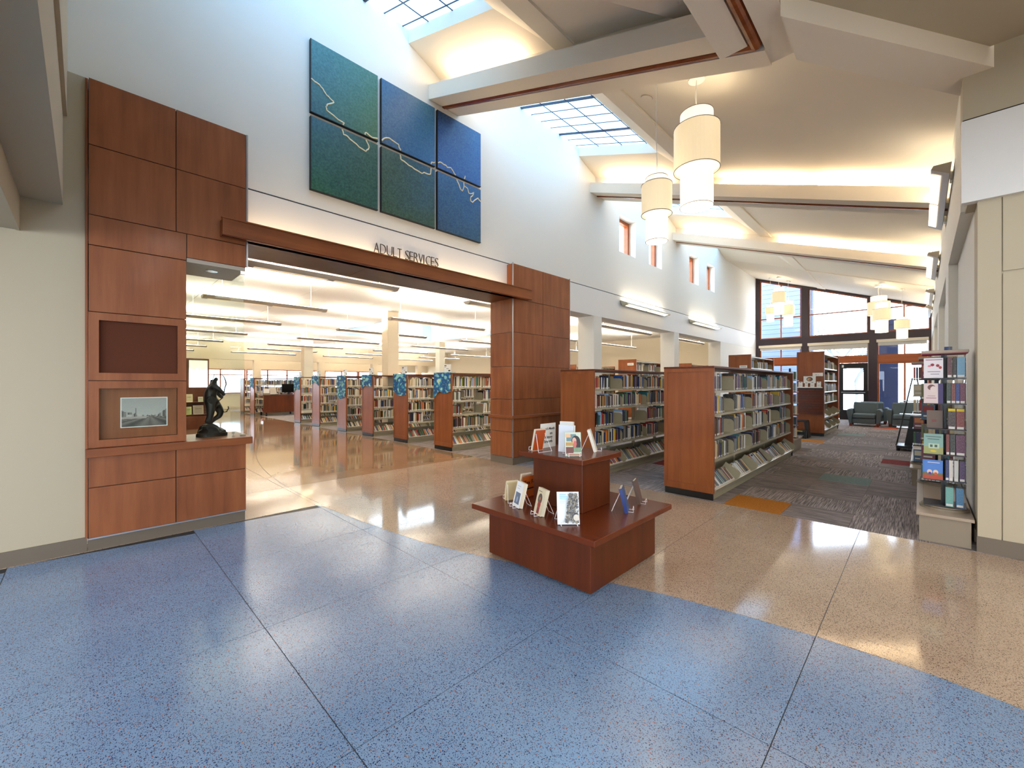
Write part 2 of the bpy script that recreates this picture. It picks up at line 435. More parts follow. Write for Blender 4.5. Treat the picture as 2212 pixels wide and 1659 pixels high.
def yb(x):
    pts = [(-5.3, 2.03), (-4.169, 2.13), (-3.389, 2.24), (-2.943, 2.36), (-2.649, 2.45), (-1.9, 2.70), (-1.616, 2.80), (-1.296, 2.90), (-0.84, 2.99), (-0.428, 3.05), (0, 3.07), (0.34, 3.04), (1.2, 2.75), (2.2, 2.1), (3.5, 0.9), (5, -1.0), (8, -6)]
    if x <= pts[0][0]: return -99
    for (a, b_), (c_, d_) in zip(pts, pts[1:]):
        if a <= x <= c_: return b_ + (d_ - b_) * (x - a) / (c_ - a)
    return -99


G = 0.0022
for i in range(len(JX) - 1):
    xa, xb = JX[i] + G, JX[i + 1] - G
    if xa < -28.5: continue
    for j in range(len(JY) - 1):
        ya, ybb = JY[j] + G, JY[j + 1] - G
        if xb < -5.9 and (ya < -1.0 and xb < -7): continue
        if ya < -3.0 or (xa > 4.5): continue
        n = 10; xs = [xa + (xb - xa) * k / n for k in range(n + 1)]
        if xb < -5.2 or all(yb(x) <= ya for x in xs):
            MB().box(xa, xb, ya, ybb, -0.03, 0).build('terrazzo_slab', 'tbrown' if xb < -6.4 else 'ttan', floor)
        elif all(yb(x) >= ybb for x in xs):
            MB().box(xa, xb, ya, ybb, -0.03, 0).build('terrazzo_slab', 'tblue', floor)
        else:
            for lo in (True, False):
                pts = []
                for x in xs:
                    y = min(max(yb(x) + (-G if lo else G), ya), ybb); pts.append((x, y))
                base = [(x, ya if lo else ybb) for x in xs]
                keep = [k for k in range(n + 1) if abs(pts[k][1] - base[k][1]) > 0.004]
                if len(keep) < 2: continue
                a, b_ = max(keep[0] - 1, 0), min(keep[-1] + 1, n)
                poly = [base[a], base[b_]] + [pts[k] for k in range(b_, a - 1, -1)]
                if not lo: poly = poly[::-1]
                cl = [poly[0]]
                for p in poly[1:]:
                    if math.hypot(p[0] - cl[-1][0], p[1] - cl[-1][1]) > 1e-4: cl.append(p)
                if math.hypot(cl[0][0] - cl[-1][0], cl[0][1] - cl[-1][1]) < 1e-4: cl.pop()
                if len(cl) < 3: continue
                MB().prism(cl, 'z', -0.03, 0).build('terrazzo_slab', 'tblue' if lo else 'ttan', floor)
# curved joint running on through the opening
pts = [(x, arc(x)) for x in [-12.6 + 0.4 * k for k in range(19)]]
cj = MB()
for (a, b_), (c_, d_) in zip(pts, pts[1:]):
    cj.add([(a, b_ - .003, .0006), (c_, d_ - .003, .0006), (c_, d_ + .003, .0006), (a, b_ + .003, .0006)], [(0, 1, 2, 3)])
cj.build('divider_strip', 'joint', floor)
# carpet tiles, 61 cm square
TS = 0.6096
tile_me = {}
for k in ('carpet', 'c_orange', 'c_green', 'c_red', 'c_rust'):
    t = MB().box(-TS / 2 + .0012, TS / 2 - .0012, -TS / 2 + .0012, TS / 2 - .0012, -0.012, 0.003).mesh('carpet_tile'); t.materials.append(M_[k]); tile_me[k] = t
acc = {(-1.765, 0): 'c_orange', (-1.155, 4): 'c_green', (-0.545, 8): 'c_red', (-2.375, 12): 'c_orange', (-1.765, 16): 'c_green', (-1.155, 21): 'c_rust', (-3.595, 3): 'c_red'}
for r_ in range(27):
    for c_ in range(-6, 4):
        xa = -1.765 + TS * c_; k = 'carpet'
        for (ax, ar), kk in acc.items():
            if ar == r_ and abs(ax - xa) < 0.05: k = kk
        if xa + TS > XR + 0.55: continue
        o = put('carpet_tile', tile_me[k], floor); o.location = (xa + TS / 2, YC + TS * (r_ + .5), 0)
MB().box(-28.5, -5.5, YC, 19.4, -0.012, 0.002).build('carpet_field', 'carpet', floor)

# ================================================================ WALLS
# left long wall
wl = MB(); XB = -5.95
wins = [(9.53, 10.38), (11.16, 11.97), (14.03, 14.84), (15.62, 16.40)]
wl.box(XB, WL, -.12, YE, 3.74, 4.87); wl.box(XB, WL, -.12, YE, 5.83, 7.6)
ys = [-.12] + [v for p in wins for v in p] + [YE]
for a, b_ in zip(ys[::2], ys[1::2]): wl.box(XB, WL, a, b_, 4.87, 5.83)
struct('wall_left_lobby', MB().box(XB, WP - .02, -9, .012, 0, 4.25), 'wallcream')

wl.box(XB, WL, 7.22, 7.40, 0, 3.09); wl.box(XB, WL, 8.37, 8.71, 0, 3.09)
wl.box(XB, WL, 12.85, 13.2, 0, 3.09); wl.box(XB, WL, 17.05, YE, 0, 3.09)
wl.box(XB, WP - .05, 5.5, 7.2, 0, 3.09)
wall_left = struct('wall_left', wl, 'wall')
MB().box(XB, WL + .004, 1.255, YE, 3.09, 3.722).build('fascia_band', 'band', wall_left)
MB().box(XB, WL - .02, 1.255, YE, 3.722, 3.74).build('reveal_strip', 'black', wall_left)
wi = 0
for a, b_ in wins:
    wi += 1
    f = MB()
    f.box(XB + .14, XB + .26, a, a + .08, 4.87, 5.83); f.box(XB + .14, XB + .26, b_ - .08, b_, 4.87, 5.83)
    f.box(XB + .14, XB + .26, a + .08, b_ - .08, 4.87, 4.95); f.box(XB + .14, XB + .26, a + .08, b_ - .08, 5.75, 5.83)
    wf = struct('window_%d' % wi, f, 'orangewood')
    MB().box(XB + .19, XB + .2, a + .08, b_ - .08, 4.95, 5.75).build('pane', 'winglass', wf)
# baseboards
struct('baseboard_left', MB().box(WP - .02, WP + .0, -5, .012, 0, .125), 'base')
# adult-area room shell
struct('wall_far', MB().box(-29.0, -28.6, -9, 19.8, 0, .9).box(-29, -28.6, -9, 19.8, 2.30, 3.9), 'adw')
fw = MB()
ops = [(-2.6, 2.9), (3.36, 6.425), (6.764, 9.841), (10.209, 13.277), (13.672, 16.74), (17.1, 19.0)]
ys = [-9] + [v for p in ops for v in p] + [19.8]
for a, b_ in zip(ys[::2], ys[1::2]): fw.box(-26.2, -25.9, a, b_, 0, 3.9)
for a, b_ in ops: fw.box(-26.2, -25.9, a, b_, 2.74, 3.9)
struct('wall_window_side', fw, 'adw')
struct('wall_back', MB().box(-29, XB, 19.4, 19.8, 0, 3.9), 'adw')
struct('wall_near', MB().box(-29, XB, -9.3, -9, 0, 3.9), 'adw')
wn = 4
for a, b_ in [(-2.6, 2.9), (3.0, 6.6), (6.7, 10.0), (10.1, 13.5), (13.6, 17.0)]:
    wn += 1
    f = MB(); k = max(3, round((b_ - a) / 1.15)); st = (b_ - a) / k
    for i in range(k + 1): f.box(-28.62, -28.5, a + st * i - .035, a + st * i + .035, .9, 2.30)
    for z in (.9, 1.95, 2.26): f.box(-28.62, -28.5, a + .036, b_ - .036, z, z + .05)
    wf = struct('window_%d' % wn, f, 'orangewood')
    for i in range(k): MB().box(-28.58, -28.57, a + st * i + .035, a + st * (i + 1) - .035, .95, 2.26).build('pane', 'winglass', wf)
# adult ceiling: panels with open joints, one raised coffer
HC = 3.7
adc = struct('ceiling_lower', MB().box(-29, XB, -9, 19.6, HC + .9, HC + 1.0), 'ceilw')
struct('trim_1', MB().box(-29, XB, -9, 19.6, HC + .02, HC + .05), 'ceilw') if False else None
CP = 1.83; me_p = MB().box(-CP / 2 + .006, CP / 2 - .006, -CP / 2 + .006, CP / 2 - .006, 0, .03).mesh('ceiling_panel'); me_p.materials.append(M_['ceilw'])
RX, RY = (-18.6, -12.6), (8.2, 13.2)
plen = MB()
for i in range(13):
    for j in range(16):
        cx_, cy_ = XB - CP * (i + .5), -9 + CP * (j + .5)
        if RX[0] < cx_ < RX[1] and RY[0] < cy_ < RY[1]: continue
        o = put('ceiling_panel', me_p, adc); o.location = (cx_, cy_, HC)
        plen.box(cx_ - CP / 2, cx_ + CP / 2, cy_ - CP / 2, cy_ + CP / 2, HC + .04, HC + .05)
plen.build('joint_backing', 'ceil', adc)
xs_ = [XB - CP * (i + .5) for i in range(13) if RX[0] < XB - CP * (i + .5) < RX[1]]; ys_ = [-9 + CP * (j + .5) for j in range(16) if RY[0] < -9 + CP * (j + .5) < RY[1]]
ca, cb, cc, cdd = min(xs_) - CP / 2, max(xs_) + CP / 2, min(ys_) - CP / 2, max(ys_) + CP / 2
M_['coffer'] = mat('coffer_blue', (0.72, 0.79, 0.82), 0.8)
cof = MB().box(ca - .05, ca, cc, cdd, HC, HC + .9).box(cb, cb + .05, cc, cdd, HC, HC + .9).box(ca, cb, cc - .05, cc, HC, HC + .9).box(ca, cb, cdd, cdd + .05, HC, HC + .9)
cof.build('coffer_side', 'coffer', adc)
MB().box(ca + 1.2, cb - 1.2, cc + 1.2, cdd - 1.2, HC + .87, HC + .9).build('coffer_glazing', emis('coffer_sky', (0.8, 0.92, 1.0), 2.2), adc)

# right wall of the hall
wr = MB()
wr.box(XR, XR + .3, 5.9, YE, 3.15, 6.0)
pil = [(8.4, 9.3), (12.9, 13.8), (17.4, 18.3), (21.6, YE)]
wr.box(.36, .6, 5.9, YE, 0, 3.15)
for a, b_ in pil: wr.box(XR, .36, a, b_, 0, 3.15)
wall_right = struct('wall_right', wr, 'wall')
# wall facing the lobby
wf_ = MB(); wf_.box(.36, 7, 5.6, 5.9, .14, 3.13); wf_.box(XR, 7, 5.62, 5.9, 3.9, 4.6); wf_.box(.3, 7, 5.64, 5.9, 3.13, 3.9)
wall_front = struct('wall_front', wf_, 'wallcream')
MB().box(.36, .50, 5.585, 5.6, .14, 3.13).build('wall_panel', 'wallcream', wall_front)
MB().box(.508, 2.2, 5.585, 5.6, .14, 2.465).build('wall_panel', 'wallcream', wall_front)
MB().box(.508, 2.2, 5.585, 5.6, 2.485, 3.13).build('wall_panel', 'wallcream', wall_front)
MB().box(XR - .01, 7, 5.54, 5.63, 3.13, 3.865).build('header_band', 'band', wall_front)
MB().box(XR, 7, 5.6, 5.64, 3.865, 3.9).build('reveal_strip', 'black', wall_front)
struct('baseboard_front', MB().box(.355, 7, 5.575, 5.6, 0, .14), 'base')
# out-of-view lobby sides; openings added for daylight, solid where they glared in the case
struct('wall_lobby_right', MB().box(6.9, 7.1, -9, 5.6, 0, .6).box(6.9, 7.1, -9, 5.6, 3.0, 4.6).box(6.9, 7.1, 3.8, 5.6, .6, 3).box(6.9, 7.1, -.8, 3.8, .6, 3), 'wallcream')
struct('wall_lobby_back', MB().box(XB, 7, -9.2, -9, 0, .4).box(XB, 7, -9.2, -9, 2.6, 4.6).box(-2.5, 1.0, -9.2, -9, .4, 2.6), 'wallcream')

# ================================================================ CEILINGS
def slope_quad(x0, x1, y0, y1, base, th=.05):
    z0, z1 = RZ(x0, base), RZ(x1, base)
    vs = [(x0, y0, z0), (x1, y0, z1), (x1, y1, z1), (x0, y1, z0)]
    vs += [(a, b_, c_ + th) for a, b_, c_ in vs]
    return vs, [(0, 3, 2, 1), (4, 5, 6, 7), (0, 1, 5, 4), (1, 2, 6, 5), (2, 3, 7, 6), (3, 0, 4, 7)]


XO, XG = -3.16, -3.64     # opening edge, glass edge
XS = -2.87
BEAMS = [(3.755, 4.34), (8.22, 8.82), (12.73, 13.32)]
cm = MB()
cm.add(*slope_quad(XS, -.77, 3.9, YE, 6.36))
pl_ = [(-.77, 4.29), (XR, 5.96), (XR, YE), (-.77, YE)]
cm.add([(x, y, RZ(x)) for x, y in pl_] + [(x, y, RZ(x) + .05) for x, y in pl_], [(0, 3, 2, 1), (4, 5, 6, 7), (0, 1, 5, 4), (1, 2, 6, 5), (2, 3, 7, 6), (3, 0, 4, 7)])
cm.add(*slope_quad(XS, -.77, -.12, 3.9, 6.36))
cm.add(*slope_quad(XO, XS - .012, -.12, YE, 6.335))
cm.add(*slope_quad(WL - .1, XO, 17.62, YE, 6.36))
ceiling = struct('ceiling', cm, 'ceil')
bays = [(-.1, 3.98, 0.6, 3.40), (4.1, 8.45, 4.66, 7.77), (8.6, 12.98, 9.15, 12.26), (13.1, 17.62, 13.64, 16.75)]
wn = 9
for (b0, b1, g0, g1) in bays:
    wellm = MB()
    GB = 6.81
    for (yg, ye) in ((g1, b1), (g0, b0)):
        # vertical curb below the glass, then the splay down to the ceiling
        a, c_ = (XG, RZ(XG, GB)), (WL, RZ(WL, GB))
        cu = 0.20
        wellm.add([(WL, yg, RZ(WL, GB)), (XG, yg, RZ(XG, GB)), (XG, yg, RZ(XG, GB) - cu), (WL, yg, RZ(WL, GB) - cu)], [(0, 1, 2, 3)])
        wellm.add([(WL, yg, RZ(WL, GB) - cu), (XG, yg, RZ(XG, GB) - cu), (XO, ye, RZ(XO)), (WL, ye, RZ(WL))], [(0, 1, 2, 3)])
    wellm.add([(XG, g0, RZ(XG, GB)), (XG, g1, RZ(XG, GB)), (XG, g1, RZ(XG, GB) - .2), (XG, g0, RZ(XG, GB) - .2)], [(0, 1, 2, 3)])
    wellm.add([(XG, g0, RZ(XG, GB) - .2), (XG, g1, RZ(XG, GB) - .2), (XO, b1, RZ(XO)), (XO, b0, RZ(XO))], [(0, 1, 2, 3)])
    # roof skin above so that no light leaks
    wellm.build('light_well', 'ceil', ceiling)
    wn += 1
    bars = MB()
    cols = [WL, -4.99, -4.43, -3.88, XG]
    rows = [g1 - .70 - .30 * k for k in range(-2, 60)]
    rows = [y for y in rows if g0 < y < g1]
    mains = [g1 - .70 - 1.2 * k for k in range(10) if g0 < g1 - .70 - 1.2 * k < g1]
    def slat(x0, x1, y0, y1, d):
        vs, fs = slope_quad(x0, x1, y0, y1, GB - d, d + .02); bars.add(vs, fs)
    for x in cols[1:-1]: slat(x - .008, x + .008, g0, g1, .010)
    for y in rows: slat(WL, XG, y - .007, y + .007, .009)
    for y in mains: slat(WL, XG, y - .02, y + .02, .03)
    wf = struct('window_%d' % wn, bars, 'bar'); wf['label'] = 'gridded skylight glazing'
    yy = [g0] + sorted(rows) + [g1]
    for a, b_ in zip(yy, yy[1:]):
        for x0, x1 in zip(cols, cols[1:]):
            vs, fs = slope_quad(x0 + .007, x1 - .007, a + .006, b_ - .006, GB, .01)
            MB().add(vs, fs).build('pane', 'skyglass', wf)
# beams: twin planks, a round timber between, upstand and cove lamps
for bi, (y0, y1) in enumerate(BEAMS):
    xr = -.79 if bi == 0 else XR + .005
    def plank(ya, yb_, zb, h, mi=0, x0=WL, x1=None):
        x1 = xr if x1 is None else x1
        d = 0.345 * (x1 - x0)
        z0 = zb - .345 * (x0 - WL)
        return [(x0, ya, z0), (x1, ya, z0 - d), (x1, yb_, z0 - d), (x0, yb_, z0), (x0, ya, z0 + h), (x1, ya, z0 - d + h), (x1, yb_, z0 - d + h), (x0, yb_, z0 + h)], [(0, 3, 2, 1), (4, 5, 6, 7), (0, 1, 5, 4), (1, 2, 6, 5), (2, 3, 7, 6), (3, 0, 4, 7)]
    xa_, xb2, xt_ = (-1.29, -.965, -1.02) if bi == 0 else (xr, xr, xr)
    m = MB(); m.add(*plank(y0, y0 + .24, 5.94, .23, 0, WL, xa_)); m.add(*plank(y1 - .24, y1, 5.94, .23, 0, WL, xb2))
    m.add(*plank(y0 + .24, y1 - .24, 6.04, .12, 0, WL, xa_)); m.add(*plank(y0 + .22, y1 - .22, 6.15, .24, 0, WL, xa_))
    bm_ = m.build('ceiling_beam', 'band' if False else 'ceil', ceiling)
    zc = 5.975
    MB().tube([(WL, (y0 + y1) / 2, zc), (xt_, (y0 + y1) / 2, zc - .345 * (xt_ - WL))], .047, 12).build('wood_trim', 'trimwood', bm_, smooth=False)
    for seg in ((-5.2, -3.7), (-2.7, -1.4), (-1.2, .1)):
        if seg[1] > xr or (bi == 0 and seg[0] > -3): continue
        mm = MB(); mm.add(*plank(y0 + .08, y0 + .14, 6.172, .05, 0, seg[0], seg[1])); mm.build('cove_lamp', 'up', bm_)
        if bi > 0 or seg[0] < -3:
            mm = MB(); mm.add(*plank(y1 - .14, y1 - .08, 6.172, .05, 0, seg[0], seg[1])); mm.build('cove_lamp', 'up', bm_)
# beam leg over the lobby, running towards the camera
m = MB(); m.box(-1.29, -1.07, -.12, 3.995, 4.41, 4.62); m.box(-.965, -.77, -.12, 4.34, 4.40, 4.62); m.box(-1.1, -.94, -.12, 4.12, 4.52, 4.62); m.box(-1.29, -.77, -.12, 4.34, 4.62, 4.9)
m.prism([(-1.62, 3.98), (-1.29, 3.98), (-1.29, -.12), (-4.05, -.12)], 'z', 4.95, 5.02)
leg = m.build('ceiling_beam', 'ceil', ceiling)
MB().tube([(-1.02, -.12, 4.43), (-1.02, 4.06, 4.43)], .047, 12).build('wood_trim', 'trimwood', leg)
# end trim of the hall ceiling
m = MB(); vs, fs = slope_quad(XO, XR, 17.62, 17.68, 6.33, .04); m.add(vs, fs); m.build('ceiling_trim', 'ceil', ceiling)
# lobby flat ceiling and its fascia
m = MB()
m.prism([(-.71, 3.86), (.43, 5.58), (7, 5.64), (7, -.12), (-.71, -.12)], 'z', 4.475, 4.56)
m.box(-8, 7, -9, -.385, 2.78, 2.85)
struct('ceiling_lobby', m, 'wallcream')
m = MB(); m.prism([(-.77, 4.3), (.268, 5.95), (.46, 5.62), (-.765, 3.70)], 'z', 4.30, 4.6)
struct('trim_2', m, 'ceil')
# bulkhead at the left
m = MB(); m.box(-5.36, 7, -.40, -.135, 3.065, 3.85); m.box(-5.36, 7, -.40, -.38, 2.776, 3.066); m.box(WL, 7, -.3, -.11, 3.85, 7.6)
struct('trim_3', m, 'wallcream')
# roof skin (keeps the sky out of the plenum)
struct('ceiling_roof', MB().box(-6.2, 7.4, -9.3, 22.2, 7.6, 7.7), 'ceil')
# unseen fill lamps added to the lobby ceilings to brighten the space
for i, (x, y, z) in enumerate([(.9, 1.2, 4.475), (2.9, 1.2, 4.475), (4.9, 1.2, 4.475), (2.9, 3.4, 4.475), (4.9, 3.4, 4.475), (-3.8, -2.4, 2.78), (-1.2, -2.4, 2.78), (1.5, -2.4, 2.78), (-3.8, -5, 2.78), (-1.2, -5, 2.78), (1.5, -5, 2.78)]):
    t = thing('added_fill_lamp', 'flat rectangular %s, %s' % ('added fill lamp in the high lobby ceiling' if z > 4 else 'added fill lamp in the low ceiling behind the bulkhead', ['nearest the bulkhead', 'next one right', 'far right near the bulkhead', 'toward the hall', 'far right toward the hall', 'left front', 'middle front', 'right front', 'left back', 'middle back', 'right back'][i]), 'fill lamp', (x, y, z), 0, 'added lobby fill lamps')
    MB().box(-.65, .65, -.35, .35, -.012, 0).build('trim_frame', 'white', t); MB().box(-.6, .6, -.3, .3, -.016, -.012).build('lens', 'lobbyfill', t)

# ================================================================ PORTAL: pier, ledger, soffit
def panel_grid(parent, face, mk, rects, th=.02, name='wood_panel', matn='wood'):
    """face 'x': panels on plane X=mk facing +X, rects (y0,y1,z0,z1); face 'y': plane Y=mk facing -Y, rects (x0,x1,z0,z1)"""
    for (a, b_, z0, z1) in rects:
        g = .0035
        m = MB()
        if face == 'x': m.box(mk - th, mk, a + g, b_ - g, z0 + g, z1 - g)
        else: m.box(a + g, b_ - g, mk, mk + th, z0 + g, z1 - g)
        m.build(name, matn, parent, bevel=.0012)


pier = struct('trim_4', MB().box(XB + .02, WP - .02, 5.50, 7.205, .1, 3.69), 'black')
zj = [.135, .602, .857, 1.205, 1.815, 2.443, 2.952, 3.705]
for a, b_ in ((5.485, 6.33), (6.33, 7.21)):
    zz = [.135, .602, .857, 1.205, 1.815, 2.443, 3.06, 3.705]
    panel_grid(pier, 'x', WP, [(a, b_, z0, z1) for z0, z1 in zip(zz, zz[1:])])
zz = [.135, .602, .857, 1.205, 1.815, 2.443, 3.06]
panel_grid(pier, 'y', 5.48, [(XB, WP - .02, z0, z1) for z0, z1 in zip(zz, zz[1:])])
panel_grid(pier, 'y', 5.48, [(WL, WP - .02, 3.22, 3.705)])
MB().box(WP - .012, WP + .006, 5.474, 5.49, .13, 3.72).build('corner_strip', 'alu', pier)
MB().box(WP - .02, WP + .003, 7.208, 7.222, .13, 3.72).build('edge_strip', 'alu', pier)
MB().box(XB, WP + .045, 5.43, 5.48, .855, .905).box(WP, WP + .045, 5.48, 7.21, .855, .905).build('rail', 'woodh', pier, bevel=.004)
MB().box(XB, WP - .01, 5.488, 7.20, 0, .13).build('plinth', 'base', pier)
# ledger box with lit trough, and soffit over the opening
led = struct('trim_5', MB().box(-5.18 - .03, -5.18, 1.0, 5.82, 3.055, 3.225).box(WL, -5.21, 1.0, 1.03, 3.055, 3.225).box(WL, -5.21, 5.79, 5.82, 3.055, 3.225).box(WP, -5.21, 1.03, 5.79, 3.055, 3.08), 'woodh')
MB().box(-5.215, -5.165, .99, 5.83, 3.225, 3.24).build('cap', 'woodh', led)
MB().box(-5.215, -5.172, 1.0, 5.82, 3.045, 3.057).build('bottom_bead', 'woodtop', led)
for a, b_ in ((1.245, 2.66), (2.66, 4.08), (4.08, 5.48)):
    MB().box(XB, -5.215, a + .003, b_ - .003, 3.055, 3.078).build('soffit_panel', 'soffit', led)
for a in (1.7, 2.75, 3.8, 4.85):
    MB().box(-5.42, -5.32, a - .5, a + .45, 3.10, 3.115).build('trough_lamp', 'ledge_l', led)
# lettering
sign = thing('wall_lettering', 'metal wall letters reading ADULT SERVICES above the portal ledge', 'sign', (WL, 2.83, 3.338))
DG = bpy.context.evaluated_depsgraph_get
xpos = 0.0
cu = bpy.data.curves.new('probe', 'FONT')
adv = dict(A=.62, D=.68, U=.66, L=.47, T=.50, S=.47, E=.50, R=.54, V=.58, I=.27, C=.62)
adv[' '] = .34
tot = sum(adv[c] for c in 'ADULT SERVICES'); kx = 1.10 / tot
for ch in 'ADULT SERVICES':
    wdt = adv[ch] * kx
    if ch != ' ':
        cu = bpy.data.curves.new('letter', 'FONT'); cu.body = ch; cu.size = .215; cu.offset = -.0058; cu.extrude = .008; cu.resolution_u = 3
        o = bpy.data.objects.new('tmp', cu); COL.objects.link(o)
        dg = bpy.context.evaluated_depsgraph_get(); me = bpy.data.meshes.new_from_object(o.evaluated_get(dg)); bpy.data.objects.remove(o)
        xs_ = [v.co.x for v in me.vertices]; ww = max(xs_) - min(xs_); x0 = min(xs_)
        tgt = min(wdt * .84, ww * 1.0)
        for v in me.vertices:
            x, y, z = v.co; v.co = (.025 + z, xpos + (x - x0) * tgt / ww, y)
        me.materials.clear(); me.materials.append(M_['letter']); put('letter', me, sign)
    xpos += wdt

# ================================================================ DISPLAY CABINET (left)
cab = thing('display_cabinet', 'tall cherry-panelled display cabinet with glass corner case beside the portal', 'cabinet', (0, 0, 0))
XF = -5.30
MB().box(XB, XF - .022, .02, 1.235, .10, .845).box(XB, XF - .022, .02, 1.235, 2.775, 4.225).box(XB, XF - .08, .02, .715, .92, 2.775).build('carcass', 'soffit', cab)
MB().box(XB, XF - .03, .02, 1.235, 0, .105).build('kickplate', 'base', cab)
MB().box(XF - .03, XF - .008, .02, 1.24, .105, .118).build('metal_strip', 'alu', cab)
pr_ = [(.02, .634, .118, .57), (.634, 1.24, .118, .57), (.02, .634, .57, .845), (.634, 1.24, .57, .845),
       (.02, .718, 2.148, 2.745), (.02, .718, 2.745, 3.015), (.718, 1.24, 2.775, 3.015),
       (.02, .634, 3.015, 3.64), (.634, 1.24, 3.015, 3.64), (.02, .634, 3.64, 4.235), (.634, 1.24, 3.64, 4.235)]
panel_grid(cab, 'x', XF, pr_)
panel_grid(cab, 'y', 0.0, [(XB, XF - .02, .118, 4.235)], th=.018)
MB().box(XF - .02, XF + .004, 1.241, 1.256, 2.78, 4.235).build('edge_strip', 'alu', cab)
MB().box(XB - .03, XF + .05, .0, 1.29, .845, .92).build('counter', 'woodh', cab, bevel=.003)
for nm, z0, z1 in (('frame', .925, 1.527), ('frame', 1.533, 2.145)):
    t_ = .068
    fr = MB().box(XF - .025, XF, .02, .02 + t_, z0, z1).box(XF - .025, XF, .715 - t_, .715, z0, z1).box(XF - .025, XF, .02 + t_, .715 - t_, z0, z0 + t_).box(XF - .025, XF, .02 + t_, .715 - t_, z1 - t_, z1).build(nm, 'wood', cab)
    if z0 < 1:
        MB().box(XF - .018, XF - .014, .088, .647, z0 + t_, z1 - t_).build('glass_door', 'glass', fr)
        MB().box(XF - .078, XF - .070, .088, .647, z0 + t_, z1 - t_).build('backboard', 'wood', fr)
    else:
        MB().box(XF - .075, XF - .045, .088, .647, z0 + t_, z1 - t_).build('screen', 'screen', fr)
MB().box(XB + .01, XF - .012, .72, 1.232, 2.735, 2.775).build('case_lid', 'greymetal', cab)
d_ = MB().cyl((-5.55, .97), .055, 2.728, 2.735, 20).build('lid_lamp', 'chrome', cab)
MB().box(XF - .03, XF - .02, .72, 1.222, .922, 2.735).build('glass_pane', 'glass', cab)
MB().box(XB + .02, XF - .031, 1.222, 1.232, .922, 2.735).build('glass_pane', 'glass', cab)
MB().box(XB + .01, XB + .018, .72, 1.222, .922, 2.735).build('glass_pane', 'glass', cab)
for z0, z1 in ((.921, .945), (2.70, 2.734)): MB().box(XF - .05, XF - .015, 1.19, 1.24, z0, z1).build('hinge', 'chrome', cab)
# framed street photograph (printed picture built as a colour grid)
ph = thing('street_photograph', 'black-and-white photograph of an old dirt street behind the cabinet glass', 'photograph', (XF - .062, .232, 1.086))
MB().box(-.006, 0, 0, .343, 0, .285).build('mat_border', 'white', ph)
g = MB(); nx, nz = 54, 40; rp = random.Random(3)
def street(u, v):
    n_ = rp.uniform(-.03, .03)
    if v < .36 - .06 * u * .5:
        d = abs((u - .62) / max(.36 - v, .02)); c = .30 + .10 * sin(d * 3.3) + .05 * rp.random() + .15 * v
        if u < .25 + v and v > .27: c = .62
        return (c * 1.05, c * .97, c * .9)
    roofl = .36 + .20 * (1 - u / .55) if u < .55 else (.36 + .26 * ((u - .78) / .22) if u > .78 else .385)
    if v < roofl + .012 * sin(u * 70):
        c = .33 + .16 * ((int(u * 23) * 7) % 3)
        if v < .42 and u < .5 and (int(u * 9) % 2): c = .72
        if abs(u - .6) < .025: c = .28
        return (c + n_, c * .95 + n_, c * .9 + n_)
    c = .74 - .1 * v + n_ * .4
    if abs(u - .30) < .006 and v < .66: c = .4
    return (c, c * .97, c * .93)
for i in range(nx):
    for j in range(nz):
        y0, y1 = .008 + .327 * i / nx, .008 + .327 * (i + 1) / nx; z0, z1 = .008 + .269 * j / nz, .008 + .269 * (j + 1) / nz
        g.add([(.001, y0, z0), (.001, y1, z0), (.001, y1, z1), (.001, y0, z1)], [(0, 1, 2, 3)], 0, street((i + .5) / nx, (j + .5) / nz))
g.build('picture', 'print', ph)
# bronze statue on the counter, one skinned body
st = thing('bronze_statue', 'small dark bronze figure striding with a bow inside the glass case', 'statue', (-5.62, .985, .92))
def S(px, py): return ((px / 9.217 + 400 - 451) / 239, (938 - (780 + py / 9.217)) / 196)
def skin(name, joints, edges, parent, matn, lv=1):
    me = bpy.data.meshes.new(name); me.from_pydata([j[0] for j in joints], edges, [])
    o = bpy.data.objects.new(name, me); COL.objects.link(o)
    md = o.modifiers.new('s', 'SKIN'); lay = me.skin_vertices[0].data if me.skin_vertices else None
    if lay is None:
        bm = bmesh.new(); bm.from_mesh(me); bm.verts.layers.skin.verify(); bm.to_mesh(me); bm.free(); lay = me.skin_vertices[0].data
    for i, j in enumerate(joints): lay[i].radius = (j[1] * 1.45, j[1] * 1.45)
    lay[0].use_root = True
    sb = o.modifiers.new('u', 'SUBSURF'); sb.levels = lv; sb.render_levels = lv
    dg = bpy.context.evaluated_depsgraph_get(); nm = bpy.data.meshes.new_from_object(o.evaluated_get(dg))
    bpy.data.objects.remove(o); nm.materials.clear(); nm.materials.append(M_[matn]); nm.polygons.foreach_set('use_smooth', [True] * len(nm.polygons)); nm.name = name
    return put(name, nm, parent)
def J(px, py, x, r): a, b_ = S(px, py); return ((x, a, b_), r)
jt = [J(470, 800, 0, .032), J(435, 690, 0, .040), J(440, 570, 0, .045), J(475, 450, 0, .042), J(530, 375, .0, .020), J(560, 315, 0, .028), J(590, 345, .005, .014),
      J(430, 870, .03, .034), J(430, 990, .035, .028), J(415, 1090, .035, .020), J(390, 1175, .035, .017), J(330, 1150, .035, .012), J(430, 1220, .035, .012),
      J(560, 840, -.03, .034), J(660, 960, -.03, .029), J(640, 1060, -.03, .022), J(530, 1120, -.03, .017), J(440, 1200, -.03, .014), J(400, 1240, -.03, .010),
      J(500, 450, .045, .022), J(590, 520, .06, .017), J(660, 590, .06, .013), J(700, 650, .05, .012),
      J(500, 450, -.045, .022), J(570, 560, -.06, .016), J(640, 640, -.05, .013), J(690, 700, -.03, .012)]
